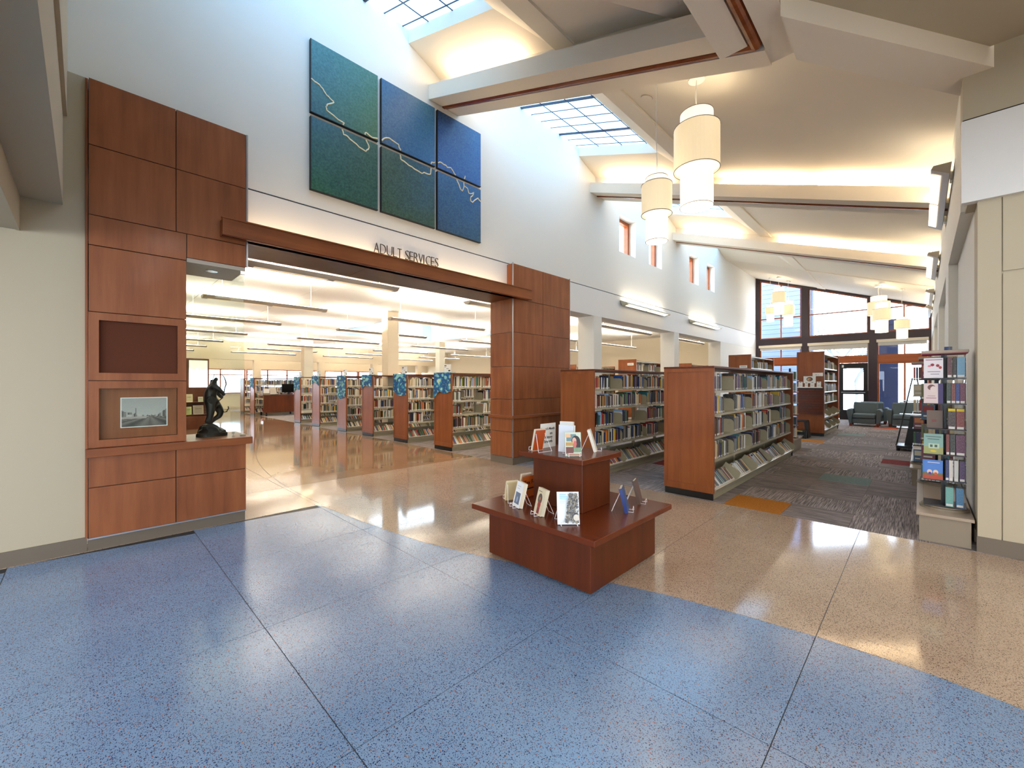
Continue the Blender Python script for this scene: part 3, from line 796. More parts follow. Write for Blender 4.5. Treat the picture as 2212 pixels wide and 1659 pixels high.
ed = [(0, 1), (1, 2), (2, 3), (3, 4), (4, 5), (5, 6), (0, 7), (7, 8), (8, 9), (9, 10), (10, 11), (10, 12), (0, 13), (13, 14), (14, 15), (15, 16), (16, 17), (17, 18), (3, 19), (19, 20), (20, 21), (21, 22), (3, 23), (23, 24), (24, 25), (25, 26)]
skin('body', jt, ed, st, 'bronze', 2)
bw = [(640, 215), (690, 270), (725, 350), (735, 420), (700, 520), (690, 600), (660, 690), (600, 740), (560, 755)]
MB().tube([(.06,) + S(*p) for p in bw], .006, 6, radii=[.003, .006, .007, .007, .006, .006, .006, .005, .003]).build('bow', 'bronze', st, smooth=True)
bw = [(620, 830), (655, 900), (700, 985), (760, 975), (800, 910), (790, 870)]
MB().tube([(.03,) + S(*p) for p in bw], .006, 6).build('bow_limb', 'bronze', st, smooth=True)
MB().tube([(-.05,) + S(430, 600), (-.05,) + S(500, 330)], .018, 8).build('quiver', 'bronze', st)
MB().tube([(-.05,) + S(495, 350), (-.05,) + S(540, 215)], .004, 5).build('arrow', 'bronze', st)
MB().cyl((0, S(470, 800)[0]), .062, S(0, 880)[1], S(0, 740)[1], 14, .045).build('tunic', 'bronze', st, smooth=True)
a, b_ = S(430, 730); m = MB(); n = 20
for r_, x0, x1 in ((.040, .035, .095), (.030, .095, .10), (.018, .10, .105)):
    vs = [(x0, a + r_ * cos(2 * pi * i / n), b_ + r_ * sin(2 * pi * i / n)) for i in range(n)] + [(x1, a + r_ * cos(2 * pi * i / n), b_ + r_ * sin(2 * pi * i / n)) for i in range(n)]
    m.add(vs, [list(range(n))[::-1], list(range(n, 2 * n))] + [(i, (i + 1) % n, n + (i + 1) % n, n + i) for i in range(n)])
m.build('blanket_roll', 'bronze', st)
rk = MB(); rr = random.Random(5)
for lvl, (z, rad, cy_) in enumerate([(.035, .125, 0), (.06, .122, 0), (.085, .10, -.01), (.11, .075, -.03), (.135, .045, -.04)]):
    rk.v += [(rad * .7 * cos(2 * pi * i / 14) * rr.uniform(.85, 1.12), cy_ + rad * sin(2 * pi * i / 14) * rr.uniform(.88, 1.1), z + rr.uniform(-.006, .006)) for i in range(14)]
for l_ in range(4):
    for i in range(14): rk.f.append([l_ * 14 + i, l_ * 14 + (i + 1) % 14, (l_ + 1) * 14 + (i + 1) % 14, (l_ + 1) * 14 + i]); rk.m.append(0); rk.c.append(None)
rk.f.append([56 + i for i in range(14)]); rk.m.append(0); rk.c.append(None)
rk.build('rock', 'bronze', st)
m = MB()
for z0, z1, s_ in ((0, .033, 1.0), (.033, .04, .95)):
    n = 28; vs = [(.10 * s_ * cos(2 * pi * i / n), .145 * s_ * sin(2 * pi * i / n), z0) for i in range(n)] + [(.10 * s_ * cos(2 * pi * i / n), .145 * s_ * sin(2 * pi * i / n), z1) for i in range(n)]
    m.add(vs, [list(range(n))[::-1], list(range(n, 2 * n))] + [(i, (i + 1) % n, n + (i + 1) % n, n + i) for i in range(n)])
m.build('base', 'bronze', st)
sb_ = thing('glass_fitting', 'small dark metal glass fitting on the counter right of the statue', 'bracket', (-5.45, 1.15, .92))
MB().cyl((0, 0), .012, 0, .006, 12).cyl((0, 0), .004, .006, .03, 8).build('stem', 'greymetal', sb_); MB().cyl((0, 0), .016, .03, .05, 12, .010).build('cap', 'greymetal', sb_)

# ================================================================ ART
CX0 = [(1.979, 2.879), (2.936, 3.844), (3.897, 4.80)]
ZC = [(4.91, 5.825), (3.94, 4.855)]
tones = {(0, 0): ((.22, .48, .50), (.20, .44, .36), (.10, .36, .42), (.18, .42, .26)), (1, 0): ((.16, .40, .60), (.20, .42, .52), (.14, .36, .52), (.12, .42, .68)),
         (2, 0): ((.03, .14, .34), (.06, .38, .68), (.02, .34, .68), (.02, .36, .72)), (0, 1): ((.10, .36, .46), (.04, .34, .28), (.03, .36, .24), (.03, .28, .24)),
         (1, 1): ((.20, .34, .32), (.12, .34, .48), (.16, .30, .20), (.16, .30, .22)), (2, 1): ((.08, .38, .62), (.06, .38, .66), (.08, .28, .46), (.08, .34, .50))}
river = {(0, 0): [[(1.98, 5.32), (2.02, 5.3), (2.08, 5.29), (2.12, 5.26), (2.17, 5.2), (2.21, 5.18), (2.26, 5.16), (2.25, 5.14), (2.18, 5.09), (2.16, 5.05), (2.17, 5.01), (2.23, 4.99), (2.28, 4.97), (2.35, 4.95), (2.4, 4.94), (2.38, 4.915)], [(2.69, 4.915), (2.7, 4.95), (2.75, 4.93), (2.8, 4.92), (2.87, 4.94)]],
         (0, 1): [[(2.37, 4.85), (2.39, 4.79), (2.44, 4.79), (2.52, 4.75), (2.6, 4.71), (2.7, 4.69), (2.74, 4.74), (2.74, 4.79), (2.7, 4.85)]],
         (1, 0): [[(2.94, 4.94), (2.98, 4.99), (3.05, 5.02), (3.09, 5.01), (3.14, 5.0), (3.2, 4.99), (3.21, 4.95), (3.24, 4.93), (3.23, 4.915)], [(3.77, 4.915), (3.78, 4.95), (3.84, 4.97)]],
         (1, 1): [[(3.23, 4.85), (3.24, 4.79), (3.29, 4.78), (3.37, 4.75), (3.47, 4.73), (3.6, 4.71), (3.64, 4.74), (3.71, 4.74), (3.76, 4.76), (3.77, 4.85)]],
         (2, 0): [[(3.90, 4.99), (3.93, 5.01), (4.01, 5.0), (4.06, 5.0), (4.08, 4.98), (4.15, 5.0), (4.2, 4.96), (4.25, 4.915)], [(4.43, 4.915), (4.45, 4.97)]],
         (2, 1): [[(4.27, 4.85), (4.32, 4.78), (4.35, 4.72), (4.39, 4.7), (4.42, 4.77), (4.42, 4.85)], [(4.42, 4.8), (4.5, 4.78), (4.53, 4.71), (4.59, 4.72), (4.64, 4.76), (4.61, 4.69), (4.57, 4.65), (4.57, 4.59), (4.61, 4.58), (4.68, 4.65), (4.73, 4.69), (4.795, 4.65)]]}
lab = {(0, 0): 'teal-green square canvas, upper left of the six wall paintings', (1, 0): 'slate-blue square canvas, upper middle of the six wall paintings', (2, 0): 'bright blue square canvas with dark corner, upper right of the six',
       (0, 1): 'deep green square canvas, lower left of the six wall paintings', (1, 1): 'olive-green square canvas, lower middle of the six wall paintings', (2, 1): 'mid-blue square canvas, lower right of the six wall paintings'}
for (i, j), tn in tones.items():
    (y0, y1), (z0, z1) = CX0[i], ZC[j]
    t = thing('canvas_painting', lab[(i, j)], 'painting', (WL, y0, z0), 0, 'six canvas paintings with a river line')
    m = MB().box(.01, .045, 0, y1 - y0, 0, z1 - z0); o = m.build('canvas', canvas_mat('paint_%d%d' % (i, j), *tn), t, bevel=.003)
    MB().box(.0, .0445, -.005, y1 - y0 + .005, -.005, .004).box(.0, .0445, -.006, .002, -.005, z1 - z0).box(.0, .012, 0, y1 - y0, 0, z1 - z0).build('edge', 'black', t)
    for line in river[(i, j)]:
        rm = MB()
        pts = [(a - y0, b_ - z0) for a, b_ in line]
        # subdivide with slight wobble
        q = []; rr = random.Random(int(line[0][0] * 100))
        for a, b_ in zip(pts, pts[1:]):
            q += [a, ((a[0] + b_[0]) / 2 + rr.uniform(-.006, .006), (a[1] + b_[1]) / 2 + rr.uniform(-.006, .006))]
        q.append(pts[-1])
        rm.tube([(.0455, a, b_) for a, b_ in q], .0095, 6)
        rm.build('river_line', 'river', t)

# ================================================================ END WALL (glazed)
ew = MB(); Y0, Y1 = YE - .12, YE + .10
def zt(x): return RZ(x) - .02
ew.prism([(WL, 3.14), (WL, 3.50), (XR, 3.50), (XR, 3.14)], 'y', Y0, Y1)
for x0, x1, zb in ((WL, -5.33, 0), (-3.72, -3.47, 0), (-1.51, -1.24, 0), (.24, XR + .02, 0)):
    ew.prism([(x0, zb), (x1, zb), (x1, 3.14), (x0, 3.14)], 'y', Y0, Y1)
    ew.prism([(x0, 3.5), (x1, 3.5), (x1, zt(x1)), (x0, zt(x0))], 'y', Y0, Y1)
ew.prism([(WL, zt(WL) - .06), (XR, zt(XR) - .06), (XR, zt(XR) + .03), (WL, zt(WL) + .03)], 'y', Y0 - .01, Y1)
wall_end = struct('wall_end', ew, 'plum')
wn = 13
def wood_frame(x0, x1, zb, top, mull=(), trans=(), w_=.05, matn='orangewood', closed_bottom=True):
    """window with wooden frame; top(x) gives the head"""
    global wn
    wn += 1; m = MB(); ya, yb_ = YE - .06, YE + .02
    m.prism([(x0, zb), (x0 + w_, zb), (x0 + w_, top(x0 + w_)), (x0, top(x0))], 'y', ya, yb_)
    m.prism([(x1 - w_, zb), (x1, zb), (x1, top(x1)), (x1 - w_, top(x1 - w_))], 'y', ya, yb_)
    m.prism([(x0 + w_, zb), (x1 - w_, zb), (x1 - w_, zb + w_), (x0 + w_, zb + w_)], 'y', ya, yb_)
    m.prism([(x0 + w_, top(x0 + w_) - w_), (x1 - w_, top(x1 - w_) - w_), (x1 - w_, top(x1 - w_)), (x0 + w_, top(x0 + w_))], 'y', ya, yb_)
    xs_ = [x0] + list(mull) + [x1]
    for x in mull: m.prism([(x - w_ / 2, zb + w_), (x + w_ / 2, zb + w_), (x + w_ / 2, top(x) - w_), (x - w_ / 2, top(x) - w_)], 'y', ya + .005, yb_ - .005)
    for z in trans:
        for a, b_ in zip(xs_, xs_[1:]):
            m.prism([(a + w_ * .6, z - w_ / 2), (b_ - w_ * .6, z - w_ / 2), (b_ - w_ * .6, z + w_ / 2), (a + w_ * .6, z + w_ / 2)], 'y', ya + .006, yb_ - .006)
    fr = struct('window_%d' % wn, m, matn)
    zs = [zb + w_] + list(trans)
    for a, b_ in zip(xs_, xs_[1:]):
        for k, z in enumerate(zs):
            zz1 = (lambda x: zs[k + 1] - w_ / 2) if k + 1 < len(zs) else (lambda x: top(x) - w_)
            z0_ = z if k == 0 else z + w_ / 2
            aa, bb = a + w_ * .5, b_ - w_ * .5
            MB().prism([(aa, z0_), (bb, z0_), (bb, zz1(bb)), (aa, zz1(aa))], 'y', YE - .03, YE - .022).build('pane', 'winglass', fr)
    return fr
tp = lambda x: zt(x) - .06
fl = lambda z: (lambda x: z)
wood_frame(-5.33, -3.72, 3.5, tp, (-4.50,), (4.42,))
wood_frame(-3.47, -1.51, 3.5, tp, (), (4.44,), .045)
wood_frame(-1.24, .24, 3.5, tp, (-.47,), (4.44,), .045)
wood_frame(-5.33, -3.72, 2.60, fl(3.14), (-4.50,), ())
wood_frame(-3.47, -1.51, 2.58, fl(3.14), (), (), .04)
wood_frame(-1.24, .24, 2.58, fl(3.14), (-.45,), (), .045)
MB().box(-5.33, -3.72, YE - .09, YE + .04, 2.32, 2.60).box(-3.47, -1.51, YE - .09, YE + .04, 2.32, 2.58).box(-1.24, .24, YE - .09, YE + .04, 2.32, 2.58).build('wood_transom', 'orangewood', wall_end)
wood_frame(-5.33, -3.72, .05, fl(2.32), (-4.50,), (1.1,))
wood_frame(-3.47, -2.42, .05, fl(2.32), (), (1.1,))
wood_frame(-1.24, .24, .05, fl(2.32), (-.45,), (), .06)
# glazed exit door
dr = struct('door_1', MB().box(-2.42, -2.30, YE - .07, YE, 0, 2.31).box(-1.66, -1.51, YE - .07, YE, 0, 2.31).box(-2.30, -1.66, YE - .07, YE, 2.10, 2.31).box(-2.30, -1.66, YE - .07, YE, 1.05, 1.22).box(-2.30, -1.66, YE - .07, YE, 0, .40), 'blackm')
MB().box(-2.30, -1.66, YE - .04, YE - .03, 1.22, 2.10).build('pane', 'winglass', dr); MB().box(-2.30, -1.66, YE - .04, YE - .03, .40, 1.05).build('pane', 'winglass', dr)
MB().tube([(-2.36, YE - .11, 1.12), (-1.6, YE - .11, 1.12)], .015, 8).build('push_bar', 'alu', dr)
MB().box(-2.34, -2.28, YE - .085, YE - .07, 2.14, 2.24).build('sensor', 'white', dr)
for nm, x0, x1, dz in (('left', -5.36, -3.70, .12), ('middle', -3.50, -1.48, .20), ('right', -1.26, .20, .13)):
    t = thing('roller_blind', 'partly lowered roller blind over the %s end window' % nm, 'blind', ((x0 + x1) / 2, YE - .15, 3.10), 0, 'roller blinds')
    hw = (x1 - x0) / 2
    MB().box(-hw, hw, -.04, .03, 0, .11).build('headbox', 'blindbox', t); MB().box(-hw + .05, hw - .05, -.004, .0, -dz, 0).build('fabric', 'blind', t)
    MB().tube([(hw - .03, -.045, 0), (hw - .03, -.045, -1.9)], .004, 5).build('pull_cord', 'white', t)

# ================================================================ OUTSIDE
og = MB().box(-90, 60, YE + .3, 160, -.12, -.05).box(-120, -29.2, -60, 160, -.12, -.05).build('ground', 'ground'); og['kind'] = 'structure'
bl = thing('siding_building', 'pale blue lap-sided building wing outside the left end window', 'building', (-7.5, 27, 0))
MB().box(-4, 3.0, 0, .3, -.1, 9).build('wall', 'siding', bl)
for k in range(34): MB().box(-4, 3.0, -.03, 0, .25 * k, .25 * k + .235).build('siding_board', 'siding', bl)
bp = thing('brick_pillar', 'dark blue brick porch pillar outside the right end window', 'pillar', (-1.05, 24.2, 0))
MB().box(-.35, .35, -.3, .3, -.1, 4.0).build('shaft', 'brick', bp); MB().box(-.42, .42, -.36, .36, 4.0, 4.2).build('cap', 'brick', bp)
bp2 = thing('brick_pillar', 'dark brick porch pillar outside the left end window', 'pillar', (-3.95, 24.4, 0))
MB().box(-.22, .22, -.3, .3, -.1, 6.6).build('shaft', 'brick', bp2); MB().box(-.27, .27, -.34, .34, 6.6, 6.8).build('cap', 'brick', bp2)


def tree(label, loc, h, seed, spread=1.0):
    rr = random.Random(seed); t = thing('bare_tree', label, 'tree', loc)
    tr = MB(); br = MB()
    def grow(p, d, l_, r_, lv):
        q = p + d * l_; (tr if lv == 0 else br).tube([p, (p + q) / 2 + Vector((rr.uniform(-.05, .05) * l_, 0, 0)), q], r_, 5, radii=[r_, r_ * .85, r_ * .65])
        if lv >= 4: return
        for k in range(4 if lv < 3 else 3):
            a = rr.uniform(0, 2 * pi); e = rr.uniform(.35, .8) * spread
            nd = (d + Vector((cos(a) * e, sin(a) * e, rr.uniform(-.05, .25)))).normalized()
            grow(p + d * l_ * rr.uniform(.6, 1.0), nd, l_ * rr.uniform(.55, .8), r_ * .55, lv + 1)
    grow(Vector((0, 0, -.1)), Vector((0, 0, 1)), h * .32, h * .018, 0)
    tr.build('trunk', 'bark', t); o = br.build('branches', 'bark', t); o['kind'] = 'stuff'


tree('wide bare tree outside the middle end window', (-4.6, 40, 0), 9, 1, 1.25)
tree('bare tree outside the end door', (-2.9, 33, 0), 5.5, 2, 1.2)
tree('bare tree standing beside the blue-sided building', (-6.3, 31, 0), 7, 3)
tree('distant bare tree outside the right end window', (.4, 48, 0), 8, 4)
for k, y in enumerate((1, 6, 11, 16)):
    tree(['bare tree beyond the far reading-room windows, nearest', 'second bare tree beyond the far reading-room windows', 'third bare tree beyond the far reading-room windows', 'farthest bare tree beyond the reading-room windows'][k], (-42, y, 0), 7, 10 + k, 1.2)

# ================================================================ LIGHT FIXTURES
def pendant(x, y, dia, z, label, zceil=None):
    """z = (top of top drum, top of middle drum, bottom of middle drum, bottom of lower drum)"""
    t = thing('pendant_lamp', label, 'lamp', (x, y, z[3]), 0, 'stacked-drum pendant lamps')
    r1, r2 = dia / 2, dia * .36; b = z[3]; zcl = (RZ(x) - .01) if zceil is None else zceil
    def ring(r_, z0, z1, mn, nm, par):
        m = MB(); n = 36
        for a, c_ in ((r_, 0), (r_ - .004, 1)):
            m.v += [(a * cos(2 * pi * i / n), a * sin(2 * pi * i / n), zz) for zz in (z0, z1) for i in range(n)]
        for i in range(n):
            j = (i + 1) % n
            m.f += [[i, j, n + j, n + i], [2 * n + j, 2 * n + i, 3 * n + i, 3 * n + j], [i, 2 * n + i, 2 * n + j, j], [n + j, 3 * n + j, 3 * n + i, n + i]]
        m.m += [0] * (4 * n); m.c += [None] * (4 * n)
        o = m.build(nm, mn, par, smooth=False)
        for zz in (z0, z1): MB().tube([((r_) * cos(2 * pi * i / n), (r_) * sin(2 * pi * i / n), zz) for i in range(n)], .0045, 5, closed=True).build('rim', 'shade_rim', o)
        return o
    ring(r1, z[2] - b, z[1] - b, 'shade_mid', 'middle_drum', t)
    lo = ring(r2, 0, z[2] - b + .05, 'shade_hot', 'lower_drum', t)
    ring(r2, z[1] - b - .05, z[0] - b, 'shade_hot', 'upper_drum', t)
    MB().cyl((0, 0), r2 - .006, .012, .018, 30).build('diffuser', 'lampdisc', lo)
    m = MB(); n = 36
    m.v = [(rr_ * cos(2 * pi * i / n), rr_ * sin(2 * pi * i / n), z[2] - b + .03) for rr_ in (r2, r1 - .004) for i in range(n)]
    for i in range(n): m.f.append([i, (i + 1) % n, n + (i + 1) % n, n + i]); m.m.append(0); m.c.append(None)
    m.build('baffle', 'shade_hot', t)
    top = zcl - b
    MB().cyl((0, 0), r2 - .01, z[0] - b - .03, z[0] - b - .025, 24).build('added_upglow', 'upglow', t)  # glowing disc added in the drum to brighten the ceiling above
    MB().tube([(0, 0, z[0] - b - .1), (0, 0, top - .03)], .003, 5).build('cable', 'white', t)
    MB().tube([(.02, 0, z[0] - b - .1), (-.02, .01, (z[0] - b + top) / 2), (.0, 0, top - .03)], .0035, 5).build('cord', 'white', t)
    MB().cyl((0, 0), dia * .18, top - .05, top - .0, 24).build('canopy', 'white', t)
    return t


pendant(-1.88, 5.01, .50, (4.66, 4.49, 4.00, 3.57), 'largest stacked-drum pendant lamp, nearest the camera')
pendant(-2.17, 4.59, .335, (3.86, 3.78, 3.44, 3.13), 'smaller stacked-drum pendant left of and below the largest one')
pendant(-1.03, 18.8, .60, (4.44, 4.24, 3.81, 3.34), 'biggest pendant of the right cluster by the end window')
pendant(-.92, 18.1, .46, (4.12, 3.90, 3.55, 3.15), 'pendant partly behind the biggest one of the right end cluster')
pendant(-.45, 18.87, .40, (3.67, 3.58, 3.30, 2.98), 'rightmost and lowest pendant of the right end cluster')
pendant(-4.69, 20.85, .39, (4.9, 4.77, 4.51, 4.17), 'leftmost and smallest pendant of the left end cluster')
pendant(-4.23, 20.2, .50, (5.47, 5.27, 4.84, 4.375), 'highest pendant of the left cluster by the end window')
pendant(-4.05, 20.97, .47, (5.0, 4.8, 4.4, 3.93), 'lower pendant behind the highest one of the left end cluster')
for k, (x, y, d, zb) in enumerate(((3.4, 2.2, .5, 2.75), (3.9, 2.75, .4, 2.55), (3.0, 2.95, .36, 3.0), (4.5, 2.2, .5, 3.0), (3.7, 3.4, .36, 2.7))):
    pendant(x, y, d, (zb + .95 * d / .5, zb + .83 * d / .5, zb + .42 * d / .5, zb), '%s pendant of the lobby cluster mirrored in the glass case' % ['first', 'second', 'third', 'fourth', 'fifth'][k], 4.47)
for x, y, z, l_ in ((-2.66, 5.33, .05, 'round flush smoke detector on the sloped ceiling by the skylight strip'), (-1.2, 14.2, .1, 'round flush speaker grille on the far sloped ceiling')):
    t = thing('ceiling_disc', l_, 'detector', (x, y, RZ(x) - .004)); t.rotation_euler = (0, math.atan(.345), 0)
    MB().cyl((0, 0), .075, -.008, .0, 24).build('disc', 'ceil', t); MB().cyl((0, 0), .08, -.003, .001, 24).build('ring', 'wallcream', t)


def sconce_r(y0, label):
    t = thing('wall_light', label, 'wall light', (XR, y0, 3.9), 0, 'long right-wall lights')
    prof = [(-.02, .13), (-.17, .13), (-.19, .09), (-.04, 0.0)]
    MB().prism(prof, 'y', 0, 2.5).build('housing', 'greymetal', t)
    for a, b_ in ((.12, 1.22), (1.28, 2.38)):
        v = [(-.186, a, .0876), (-.186, b_, .0876), (-.105, b_, .039), (-.105, a, .039)]
        off = (-.004, 0, -.007)
        v = [tuple(p[i] + off[i] for i in range(3)) for p in v]
        MB().add(v, [(0, 3, 2, 1)]).build('lens', 'lens', t)
    MB().prism([(-.165, .131), (-.13, .131), (-.13, .165)], 'y', .1, 2.4).build('uplight', 'scup', t)
    MB().box(-.025, 0, .3, .42, .02, .18).box(-.025, 0, 2.1, 2.22, .02, .18).build('bracket', 'white', t)


for y, l_ in ((6.9, 'long grey wall light high on the right wall, nearest'), (11.4, 'second long grey wall light along the right wall'), (15.9, 'third long grey wall light along the right wall'), (19.2, 'farthest small grey wall light on the right wall')):
    sconce_r(y, l_)
for y0, y1, l_ in ((9.55, 12.08, 'twin-lens wall light on the white band, nearer the pier'), (13.95, 16.5, 'twin-lens wall light on the white band, farther from the pier')):
    t = thing('wall_light', l_, 'wall light', (WL + .005, y0, 3.42), 0, 'left-wall lights'); ln = y1 - y0
    MB().prism([(0, .2), (.20, .13), (.22, .09), (.06, .06)], 'y', 0, ln).build('housing', 'metaledge', t)
    for a, b_ in ((.12, ln / 2 - .04), (ln / 2 + .04, ln - .12)):
        MB().add([(.205, a, .082), (.205, b_, .082), (.085, b_, .058), (.085, a, .058)], [(0, 1, 2, 3)]).build('lens', M_['lensl'], t)
    MB().add([(.03, .1, .196), (.14, .1, .157), (.14, ln - .1, .157), (.03, ln - .1, .196)], [(0, 1, 2, 3)]).build('uplight', 'scup', t)
    MB().box(0, .02, .3, .36, .06, .2).box(0, .02, ln - .36, ln - .3, .06, .2).build('bracket', 'white', t)

# linear pendants of the adult area
def linear(x, y0, y1, z, label):
    t = thing('linear_lamp', label, 'lamp', (x, y0, z), 0, 'linear suspended lamps of the reading room'); ln = y1 - y0
    MB().prism([(-.11, .035), (-.05, -.015), (.05, -.015), (.11, .035), (.10, .045), (-.10, .045)], 'y', 0, ln).build('housing', 'greymetal', t)
    MB().box(-.09, .09, .05, ln - .05, .046, .05).build('uplight', 'lin', t)
    MB().box(-.04, .04, .08, ln / 2 - .05, -.019, -.015).box(-.04, .04, ln / 2 + .05, ln - .08, -.019, -.015).build('lens', 'shade_mid', t)
    for a in (.3, ln - .3):
        MB().tube([(0, a, .04), (0, a, (HC + .9 if ca < x < cb and cc < y0 + a < cdd else HC) - z)], .004, 4).build('cable', 'white', t)


names = ['first', 'second', 'third', 'fourth', 'fifth', 'sixth', 'seventh']
for i, x in enumerate([-6.2, -9.1, -12.05, -15.3, -18.6, -21.6, -24.6]):
    for k, (a, b_) in enumerate([(-2.4, -.1), (1.45, 3.6), (5.1, 8.1), (9.6, 12.6), (14.1, 17.1)]):
        if i > 2 and k == 2 and False: continue
        linear(x, a, b_, 3.03, '%s suspended linear lamp of the %s row in from the portal' % (names[k], names[i]))
for y in (7.5, 11.5, 15.4): pass

for k, (a, b_) in enumerate([(-1.5, 1.0), (2.6, 5.1), (6.7, 9.2), (10.6, 13.1), (14.2, 16.7)]):  # lamp row added to lighten the dark strip behind the arcade
    linear(-27.4, a, b_, 3.28, '%s added fill lamp of the row behind the window arcade' % names[k])
# columns
for x, y, l_ in ((-11.93, 6.42, 'square cream column standing behind the nearer banner bookcases'), (-18.95, 6.45, 'square cream column farther off behind the reading desk'), (-18.85, 13.3, 'square cream column deepest in the reading room')):
    t = thing('column', l_, 'column', (x + .19, y + .19, 0)); MB().box(-.185, .185, -.185, .185, .1, HC).build('shaft', 'adw', t, bevel=.004); MB().box(-.195, .195, -.195, .195, 0, .1).build('base', 'base', t)

# ================================================================ BOOKS
PAL = [('black', (.07, .07, .08)), ('dark grey', (.22, .22, .24)), ('navy', (.10, .15, .33)), ('maroon', (.38, .09, .11)), ('red', (.68, .12, .12)),
       ('white', (.88, .87, .84)), ('cream', (.84, .77, .62)), ('tan', (.66, .52, .36)), ('brown', (.34, .20, .12)), ('green', (.16, .38, .24)),
       ('teal', (.10, .45, .50)), ('blue', (.14, .32, .60)), ('pale blue', (.55, .68, .80)), ('yellow', (.86, .70, .20)), ('orange', (.82, .42, .14)),
       ('purple', (.33, .18, .40)), ('grey', (.50, .50, .50)), ('olive', (.42, .42, .24))]
W_HALL = [13, 9, 6, 4, 4, 11, 7, 4, 4, 2, 2, 3, 3, 2, 2, 2, 6, 2]
W_ADULT = [6, 6, 3, 3, 2, 13, 14, 8, 4, 3, 1, 3, 2, 1, 3, 1, 6, 3]
bk = MB()
bk.add([(0, 0, 0), (0, 1, 0), (0, 1, 1), (0, 0, 1), (-1, 0, 0), (-1, 1, 0), (-1, 1, 1), (-1, 0, 1)], [(0, 1, 2, 3), (1, 5, 6, 2), (5, 4, 7, 6), (4, 0, 3, 7), (0, 4, 5, 1)], 0)
bk.add([(0, 0, 1), (0, 1, 1), (-1, 1, 1), (-1, 0, 1), (-.05, .13, .985), (-.05, .87, .985), (-1, .87, .985), (-1, .13, .985)], [(0, 1, 5, 4), (1, 2, 6, 5), (3, 0, 4, 7)], 0)
bk.add([(-.05, .13, .985), (-.05, .87, .985), (-1, .87, .985), (-1, .13, .985)], [(0, 1, 2, 3)], 1)
bk.add([(.004, .08, .03), (.004, .92, .03), (.004, .92, .14), (.004, .08, .14)], [(0, 1, 2, 3)], 2)
BOOK = bk.mesh('book'); [BOOK.materials.append(M_[k]) for k in ('cover', 'paper', 'white')]
bk2 = MB(); bk2.v = bk.v[:]; bk2.f = [f for f, k in zip(bk.f, bk.m) if k != 2]; bk2.m = [k for k in bk.m if k != 2]; bk2.c = [None] * len(bk2.f)
BOOKP = bk2.mesh('book'); [BOOKP.materials.append(M_[k]) for k in ('cover', 'paper')]
ALLB = []   # (key, location, euler, scale, palette index, label info)
ORD = ['zeroth', 'first', 'second', 'third', 'fourth', 'fifth', 'sixth', 'seventh', 'eighth', 'ninth', 'tenth', 'eleventh', 'twelfth', 'thirteenth', 'fourteenth', 'fifteenth', 'sixteenth', 'seventeenth', 'eighteenth', 'nineteenth', 'twentieth']
TENS = {2: 'twenty', 3: 'thirty', 4: 'forty', 5: 'fifty', 6: 'sixty', 7: 'seventy', 8: 'eighty', 9: 'ninety'}
def ordn(n):
    if n <= 20: return ORD[n]
    if n >= 100: return 'hundred-' + ordn(n - 100) if n > 100 else 'hundredth'
    return TENS[n // 10][:-1] + 'ieth' if n % 10 == 0 else TENS[n // 10] + '-' + ORD[n % 10]


def bracket(side, big=False):
    h, d = (.185, .235) if not big else (.115, .255)
    x0, x1 = .045, .045 + d
    pts = [(x0, 0), (x1, 0), (x1, h - .06)] + [(x1 - .06 + .06 * cos(a), h - .06 + .06 * sin(a)) for a in (pi / 8, pi / 4, 3 * pi / 8)] + [(x1 - .06, h), (x0, h)]
    m = MB(); m.prism(pts, 'y', -.0015, .0015)
    n = 12; cx_, cz_ = x1 - .06, h - .06
    m.tube([(cx_ + .016 * cos(2 * pi * i / n), -.0025, cz_ + .016 * sin(2 * pi * i / n)) for i in range(n)], .003, 4, closed=True)
    me = m.mesh('bracket'); me.materials.append(M_['metal']); return me


BR = bracket(1)
BRS = bracket(1, True)


